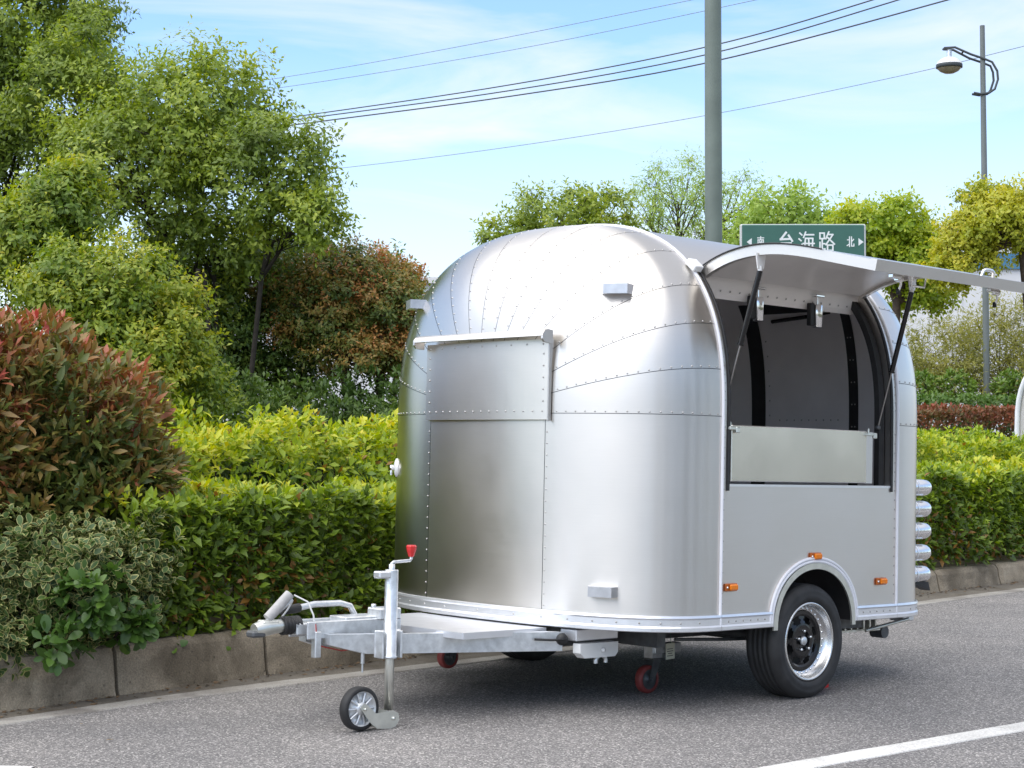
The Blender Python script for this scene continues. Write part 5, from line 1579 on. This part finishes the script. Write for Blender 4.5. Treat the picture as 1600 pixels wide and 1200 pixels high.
tree('bush_thicket', 'dry yellowish thicket of fine stems in front of the white building', 'thicket', M['leaf_bamboo'], foot(1500, 33),
     [B(1480, 560, 33, 90, 70), B(1560, 540, 33, 80, 80), B(1640, 550, 33, 80, 90), B(1420, 590, 33, 60, 50), B(1540, 600, 32.5, 120, 40)],
     3600, .13, per=6, kind='thin', trunk_r=.04, trunks=8, clumps=22, csize=.40, seed=77, tint0=.45, shell=.6, droop=.1)

# far clipped hedges on the right
def far_hedge(name, mat, x0, x1, Y, z0, zt, dep, n, leaf, label, tint_top, tint_side, kind='mid', seed=2.):
    a = at(x0, 700, Y); b_ = at(x1, 700, Y)
    root = empty(name, ((a.x + b_.x) / 2, Y, .2)); tag(root, label, 'hedge')
    x = a.x + (b_.x - a.x) * RNG.random(n); top = RNG.random(n) < .4
    z = np.where(top, zt - np.abs(RNG.exponential(.05, n)), z0 + (zt - z0) * RNG.random(n))
    y = np.where(top, Y + dep * RNG.random(n), Y + np.abs(RNG.exponential(.06, n)))
    P = np.stack([x, y, z], 1); A = np.where(top[:, None], np.array([[0, -.2, 1.]]), np.array([[0, -1., .5]])) + RNG.normal(0, .25, (n, 3))
    nz = vnoise(P, 1.4, seed)
    P = P + unit(A) * (nz * .12)[:, None]
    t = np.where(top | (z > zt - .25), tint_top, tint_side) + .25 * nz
    L = sprigs(P, A, 5, leaf, tint=np.clip(t, 0, 1), tvar=.1)
    o = np.array(root.location)
    tag(leaf_cloud('foliage', (L[0] - o,) + L[1:], mat, root, kind), kind='stuff')
    mb = MB(); r = random.Random(3)
    for i in range(30):
        xx = a.x + (b_.x - a.x) * (i + r.random()) / 30
        mb.tube([Vector((xx, Y + dep * .5, .1)) - root.location, Vector((xx + r.uniform(-.2, .2), Y + dep * .4, zt - .2)) - root.location], [.03, .01], 5, caps=False)
    tag(mb.build('stems', M['bark_dark'], root, recalc=False), kind='stuff')
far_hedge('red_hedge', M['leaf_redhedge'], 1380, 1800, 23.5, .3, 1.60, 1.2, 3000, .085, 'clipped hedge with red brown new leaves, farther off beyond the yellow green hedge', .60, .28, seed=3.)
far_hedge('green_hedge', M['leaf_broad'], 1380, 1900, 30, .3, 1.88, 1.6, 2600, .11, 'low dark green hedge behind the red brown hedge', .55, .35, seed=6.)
G_S = 'round shrubs in front of the dry thicket'
for px, lab in ((1440, 'small bright green shrub nearest the trailer tail before the dry thicket'), (1495, 'small bright green shrub just left of the lamp post'), (1580, 'small bright green shrub right of the lamp post')):
    p = at(px, 605, 31.5)
    shrub('round_shrub', M['leaf_broad'], [(p.x, p.y, p.z, .32, .3, .22)], 120, .11, lab, 'shrub', per=6, parts=0, tintf=lambda P, A: .75 + .2 * vnoise(P, 2., 1.), base=(p.x, p.y, .3), zmin=1.5, stems=3, group=G_S)

# ------------------------------------------------------------------ buildings far behind
def warehouse(px0, px1, Y, ytop, label, bands, seed):
    a = at(px0, ytop, Y); b_ = at(px1, ytop, Y)
    w = b_.x - a.x; h = a.z
    root = empty('warehouse', (a.x, Y, 0)); tag(root, label, 'building')
    mb = MB(); mb.box((w / 2, 9, h / 2), (w, 18, h)); mb.build('wall', M['wall'], root)
    n = max(2, int(w / 1.2))
    mb = MB()
    for i in range(1, n): mb.box((w * i / n, -.02, h / 2 - .3), (.05, .04, h - .6))
    tag(mb.build('cladding_seams', M['wall'], root), kind='stuff')
    for z0, z1 in bands:
        mb = MB(); mb.box((w / 2, -.06, (z0 + z1) / 2), (w + .1, .12, z1 - z0)); mb.build('blue_band', M['blue_band'], root)
    mb = MB(); mb.box((w / 2, 9, h + .1), (w + .5, 18.5, .2)); mb.build('roof', M['wall'], root)
    return root
warehouse(1395, 2300, 62, 366, 'long white warehouse with a blue band under its roof behind the trees at the right', [(7.0, 7.55)], 1)
warehouse(330, 780, 60, 443, 'low pale building glimpsed through the trees behind the trailer nose', [], 2)

# ------------------------------------------------------------------ poles, lamp, sign, wires
p = at(1116, 700, 25)
tp = empty('utility_pole', (p.x, p.y, .2)); tag(tp, 'thick grey green steel pole rising behind the trailer roof', 'pole')
mb = MB(); mb.tube([(0, 0, 0), (0, 0, 5), (0, 0, 11)], [.128, .123, .115], 24); mb.build('shaft', M['pole'], tp)
mb = MB(); mb.lathe([(.0, .03), (.26, .03), (.26, .0), (0, 0)], (0, 0, 0), (0, 0, 1), 24); mb.build('base_flange', M['pole'], tp)

Y = 32.0; p = at(1541, 700, Y); S_ = FPX / Y
lp = empty('street_lamp', (p.x, p.y, .2)); tag(lp, 'slender street lamp with a curled bracket and one saucer shaped head', 'street lamp')
zz = lambda py: at(1541, py, Y).z - .2
mb = MB(); mb.tube([(.02, 0, 0), (.0, 0, zz(300)), (-.02, 0, zz(40))], [.062, .056, .045], 14); mb.build('post', M['lamp_pole'], lp)
xx = lambda px: (px - 1541) / S_
mb = MB()
for dy, off in ((-.06, 0), (.06, 4)):
    mb.tube([(xx(1479), dy, zz(76)), (xx(1495), dy, zz(75 + off * .5)), (xx(1520), dy, zz(86 + off)), (xx(1541), dy, zz(93 + off)), (xx(1553), dy, zz(98 + off)), (xx(1561 - off), dy, zz(112)), (xx(1562 - off), dy, zz(125)), (xx(1557 - off), dy, zz(140)), (xx(1548), dy, zz(146)), (xx(1535), dy, zz(148)), (xx(1524), dy, zz(146))], .022, 8)
mb.tube([(xx(1508), -.06, zz(81)), (xx(1508), .06, zz(83))], .018, 6); mb.tube([(xx(1479), -.06, zz(76)), (xx(1479), .06, zz(76))], .022, 6)
mb.build('bracket', M['lamp_dark'], lp)
hc = (xx(1487), 0, zz(104)); R_ = 20.5 / S_
mb = MB(); mb.lathe([(.0, R_ * .75), (R_ * .16, R_ * .74), (R_ * .55, R_ * .62), (R_ * .85, R_ * .40), (R_ * .97, R_ * .18)], hc, (0, 0, 1), 28); mb.build('head_shell', M['white_paint'], lp)
mb = MB(); mb.lathe([(R_ * .97, R_ * .18), (R_, R_ * .14), (R_, -R_ * .10), (R_ * .92, -R_ * .14), (R_ * .92, R_ * .18)], hc, (0, 0, 1), 28, closed=True); mb.build('head_rim', M['lamp_dark'], lp)
mb = MB(); mb.lathe([(R_ * .92, -R_ * .12), (R_ * .70, -R_ * .36), (R_ * .35, -R_ * .52), (0, -R_ * .56)], hc, (0, 0, 1), 28); mb.build('lamp_bowl', M['lamp_glass'], lp)
mb = MB(); mb.tube([(hc[0], 0, hc[2] + R_ * .7), (hc[0], 0, zz(78))], .045, 10); mb.build('hanger', M['galv'], lp)

# street name sign
Y = 18.3; S_ = FPX / Y
p0 = at(1157, 351, Y); p1 = at(1352, 351, Y)
BW = p1.x - p0.x; BH = .385
sg = empty('street_sign', ((p0.x + p1.x) / 2, Y, .2)); tag(sg, 'green street name board with white Chinese characters and an arrow at each end', 'street sign')
zb = p0.z - BH / 2 - .2
mb = MB(); mb.box((0, 0, zb), (BW - .02, .03, BH), bevel=.010); mb.build('board', M['sign_green'], sg)
mb = MB(); mb.box((0, .016, zb), (BW + .012, .05, BH + .012), bevel=.014); mb.build('board_frame', M['sign_edge'], sg)
for x in (-BW * .42, BW * .42):
    mb = MB(); mb.tube([(x, .06, 0), (x, .06, zb + .1)], .03, 10); mb.build('post', M['sign_edge'], sg)
GL = {
 'tai': [(5.2, 9.6, 1.9, 6.3), (1.4, 6.1, 8.2, 6.4), (6.6, 8.2, 9.0, 5.2), (2.0, 4.2, 8.2, 4.2), (2.4, 4.2, 2.4, .2), (7.8, 4.2, 7.8, .2), (2.4, .8, 7.8, .8)],
 'hai': [(.8, 9.3, 2.3, 8.2), (.3, 6.4, 1.8, 5.4), (.6, .5, 2.3, 3.8), (4.6, 9.8, 3.2, 7.0), (3.8, 8.4, 9.7, 8.4), (4.3, 6.6, 9.1, 6.6), (4.4, 6.6, 3.8, 1.5), (9.0, 6.6, 8.6, .3), (3.6, 1.6, 9.5, 1.6), (2.9, 4.1, 10, 4.1), (6.4, 6.2, 6.7, 2.0)],
 'lu': [(.7, 9.2, 3.8, 9.2), (.9, 9.2, .9, 6.4), (3.6, 9.2, 3.6, 6.4), (.9, 6.5, 3.6, 6.5), (2.3, 6.4, 2.3, 1.2), (2.3, 4.0, 4.0, 4.0), (.9, 4.8, .9, .9), (.3, .8, 4.1, 1.5), (6.5, 9.9, 4.5, 6.3), (6.0, 8.5, 9.0, 8.5), (9.0, 8.5, 4.5, 3.4), (5.7, 7.0, 10, 3.7), (5.4, 3.3, 9.1, 3.3), (5.6, 3.3, 5.6, .1), (8.9, 3.3, 8.9, .1), (5.6, .7, 8.9, .7)],
 'nan': [(.8, 8.5, 9.2, 8.5), (5, 9.9, 5, 6.8), (1.2, 6.7, 8.8, 6.7), (1.5, 6.7, 1.5, 0), (8.5, 6.7, 8.5, 0), (3.4, 6.0, 4.1, 4.8), (6.6, 6.0, 5.9, 4.8), (2.9, 4.4, 7.1, 4.4), (2.8, 2.7, 7.2, 2.7), (5, 4.4, 5, .3)],
 'bei': [(3.7, 9.6, 3.7, .3), (.9, 6.7, 3.7, 6.7), (.4, 1.3, 3.7, 2.8), (6.3, 9.6, 6.3, 1.0), (6.3, .9, 9.5, .9), (9.4, .9, 9.4, 2.9), (6.3, 5.0, 9.2, 7.2)],
}
def glyph(key, cx_px, cz_px, w_px, h_px, th):
    mb = MB(); u = 1 / S_
    for i, (a, b_, c, d) in enumerate(GL[key]):
        x0, z0 = (a / 10 - .5) * w_px * u, (b_ / 10 - .5) * h_px * u
        x1, z1 = (c / 10 - .5) * w_px * u, (d / 10 - .5) * h_px * u
        dx, dz = x1 - x0, z1 - z0; l = math.hypot(dx, dz); nx, nz_ = -dz / l * th / 2, dx / l * th / 2
        ex, ez = dx / l * th * .3, dz / l * th * .3
        y = -.0165 - .0004 * i
        cxx = (cx_px - 1254.5) * u; czz = (351 - cz_px) * u + zb + BH / 2
        q = [(x0 - ex + nx, z0 - ez + nz_), (x0 - ex - nx, z0 - ez - nz_), (x1 + ex - nx, z1 + ez - nz_), (x1 + ex + nx, z1 + ez + nz_)]
        mb.add([(cxx + X, y, czz + Z) for X, Z in q], [(0, 1, 2, 3)])
        mb.add([(cxx + X, y, czz + Z) for X, Z in q] + [(cxx + X, -.0145, czz + Z) for X, Z in q], [(0, 1, 5, 4), (1, 2, 6, 5), (2, 3, 7, 6), (3, 0, 4, 7)])
    return tag(mb.build('character', M['sign_white'], sg, recalc=False), kind='stuff')
glyph('tai', 1227.5, 378, 25, 32, .021); glyph('hai', 1259.5, 378, 25, 32, .016); glyph('lu', 1291, 378, 25, 32, .016)
glyph('nan', 1188, 378, 12, 17, .0095); glyph('bei', 1328.5, 378, 12, 17, .011)
for s, x_ in ((-1, 1166), (1, 1349)):
    u = 1 / S_
    cx_ = (x_ - 1254.5) * u; cz_ = (351 - 378.5) * u + zb + BH / 2
    mb = MB(); mb.prism([(cx_, cz_), (cx_ - s * 8 * u, cz_ + 6 * u), (cx_ - s * 8 * u, cz_ - 6 * u)], .003, lambda x, y, h: (x, -.0145 - h, y)); mb.build('arrow', M['sign_white'], sg)

# overhead lines
def line(pts, r, mat, label, Y0=46., Y1=30., group='overhead lines crossing the sky'):
    n = len(pts)
    P = [at(px, py, Y0 + (Y1 - Y0) * i / (n - 1)) for i, (px, py) in enumerate(pts)]
    # smooth with extra points
    Q_ = []
    for i in range(n - 1):
        p0, p1, p2, p3 = P[max(0, i - 1)], P[i], P[i + 1], P[min(n - 1, i + 2)]
        for k in range(8):
            t = k / 8
            Q_.append(.5 * ((2 * p1) + (p2 - p0) * t + (2 * p0 - 5 * p1 + 4 * p2 - p3) * t * t + (3 * p1 - p0 - 3 * p2 + p3) * t ** 3))
    Q_.append(P[-1])
    mb = MB(); mb.tube(Q_, r * .62, 6)
    tag(mb.build('power_line', M[mat], recalc=False), label, 'wire', group)
line([(120, 228), (470, 181), (800, 132), (1105, 73), (1350, 4), (1600, -80)], .022, 'wire', 'topmost of the three dark cables running close together across the sky')
line([(120, 232), (470, 186), (800, 141), (1105, 85), (1390, 4), (1620, -72)], .022, 'wire', 'middle one of the three dark cables running close together across the sky')
line([(120, 240), (475, 193), (800, 150), (1105, 98), (1480, 0), (1640, -50)], .024, 'wire', 'lowest of the three dark cables running close together across the sky')
line([(150, 160), (415, 125), (700, 76), (1080, 0), (1300, -48)], .011, 'wire_pale', 'highest thin pale wire in the sky above the trailer')
line([(150, 170), (430, 138), (800, 78), (1180, 0), (1350, -40)], .011, 'wire_pale', 'second thin pale wire from the top, just below the highest one')
line([(200, 296), (520, 264), (800, 229), (1105, 180), (1400, 120), (1600, 72), (1760, 30)], .011, 'wire_pale', 'lone thin wire passing behind the street lamp post below all the other lines')

# ------------------------------------------------------------------ second trailer at the right edge
T2 = empty('silver_caravan'); T2.location = (at(1590, 700, 21).x, 21, 0); T2.rotation_euler = (0, 0, rad(-42))
tag(T2, 'another silver trailer with white edging, cut off by the right edge', 'trailer')
def c2(v_, sc=1.0): return v_
mb = MB(); rows = []
for y in np.linspace(0, 3.6, 3):
    rows.append([(.0 + 1.0 - (1.0) * math.copysign(abs(math.cos(a)) ** .72, math.cos(a)) * 1.0 + 0, y, 1.35 + .98 * math.sin(a) ** .75 if a >= 0 else 0) for a in np.linspace(0, math.pi, 25)])
rows = [[(0, y, .45)] + r_ + [(2.0, y, .45)] for y, r_ in zip(np.linspace(0, 3.6, 3), rows)]
mb.grid(rows); n0 = len(rows[0])
mb.f.append(tuple(range(n0))); mb.s.append(False)
mb.build('body', M['alu'], T2)
mb = MB(); mb.tube([Vector(q) + Vector((0, -.012, 0)) for q in rows[0]], .03, 8); mb.build('seam_beading', M['bead'], T2)
mb = MB(); mb.box((1.0, -.02, 1.65), (1.35, .03, .5), bevel=.01); mb.build('window', M['blue_paint'], T2)
mb = MB(); mb.box((1.0, -.02, .48), (2.0, .05, .08)); mb.build('skirt_trim', M['trim'], T2)
mb = MB(); mb.box((.30, -.05, 2.16), (.09, .08, .06), bevel=.02); mb.build('clearance_lamp', M['white_paint'], T2)
for x in (.12, 1.88):
    mb = MB(); mb.lathe([(.14, -.09), (.27, -.09), (.29, -.06), (.29, .06), (.27, .09), (.14, .09)], (x, 1.8, .29), (1, 0, 0), 28, closed=True); w_ = mb.build('wheel', M['tyre'], T2)

# a few fallen leaves on the road
for i, (px, py) in enumerate(((126, 1131), (178, 1155))):
    d = at(px, py, 9.0) - Vector((0, 0, CAM_H)); k = -(CAM_H - .012) / d.z
    p = Vector((0, 0, CAM_H)) + d * k
    o = link_mesh('fallen_leaf', _leaf_mesh[('lance', 'photinia_leaf')], None, p, (rad(6 * (i - 1)), rad(5), i * 1.9))
    o.scale = (.035,) * 3; o['tint'] = .5
    tag(o, ['small dry leaf on the asphalt just below the pale edge line', 'dry leaf on the asphalt farther from the edge line than another leaf'][i], 'leaf', 'fallen leaves on the road')

# ------------------------------------------------------------------ the other side of the road, which the metal mirrors
tag(strip('far_kerb', M['kerb'], -26, 40, -15.0, -15.2, .15), kind='structure')
tag(strip('far_bed', M['soil'], -26, 40, -15.2, -21.5, .16), kind='structure')
PP, AA = [], []
mbw = MB(); rr = random.Random(5)
for s in (-15, -9.5, -4.2, 1.5, 7.2, 12.0, 18.5, 24.0):
    c = kerb(s + rr.uniform(-.6, .6), -17.5 - rr.uniform(0, 1.5), 0); hh = rr.uniform(3.2, 4.6)
    mbw.tube([c, c + Vector((.1, .1, hh * .4)), c + Vector((0, .1, hh))], [.11, .09, .04], 8, caps=False)
    for k in range(9):
        q = np.array(c) + np.array([rr.uniform(-1.2, 1.2), rr.uniform(-1.2, 1.2), hh * rr.uniform(.5, 1.12)])
        d = unit(RNG.normal(0, 1, (130, 3)))
        PP.append(q + d * np.array([.8, .8, .6]) * (1 - np.minimum(.9, RNG.exponential(.3, 130)))[:, None]); AA.append(d + np.array([0, 0, .3]))
for s in np.arange(-24, 38, .05):
    c = np.array(kerb(s, -15.8, 0)); n_ = 5
    PP.append(c + RNG.normal(0, 1, (n_, 3)) * np.array([.35, .35, .0]) + np.array([0, 0, 1]) * (.2 + .85 * RNG.random((n_, 1)))); AA.append(RNG.normal(0, .5, (n_, 3)) + np.array([-.4, .4, .7]))
P = np.concatenate(PP); A = np.concatenate(AA)
tag(leaf_cloud('tree_row', sprigs(P, A, 6, .14, tint=.35 + .2 * vnoise(P, .8, 1.), tvar=.1), M['leaf_dark'], None), kind='stuff')
tag(mbw.build('tree_row_trunks', M['bark'], None, recalc=False), kind='stuff')
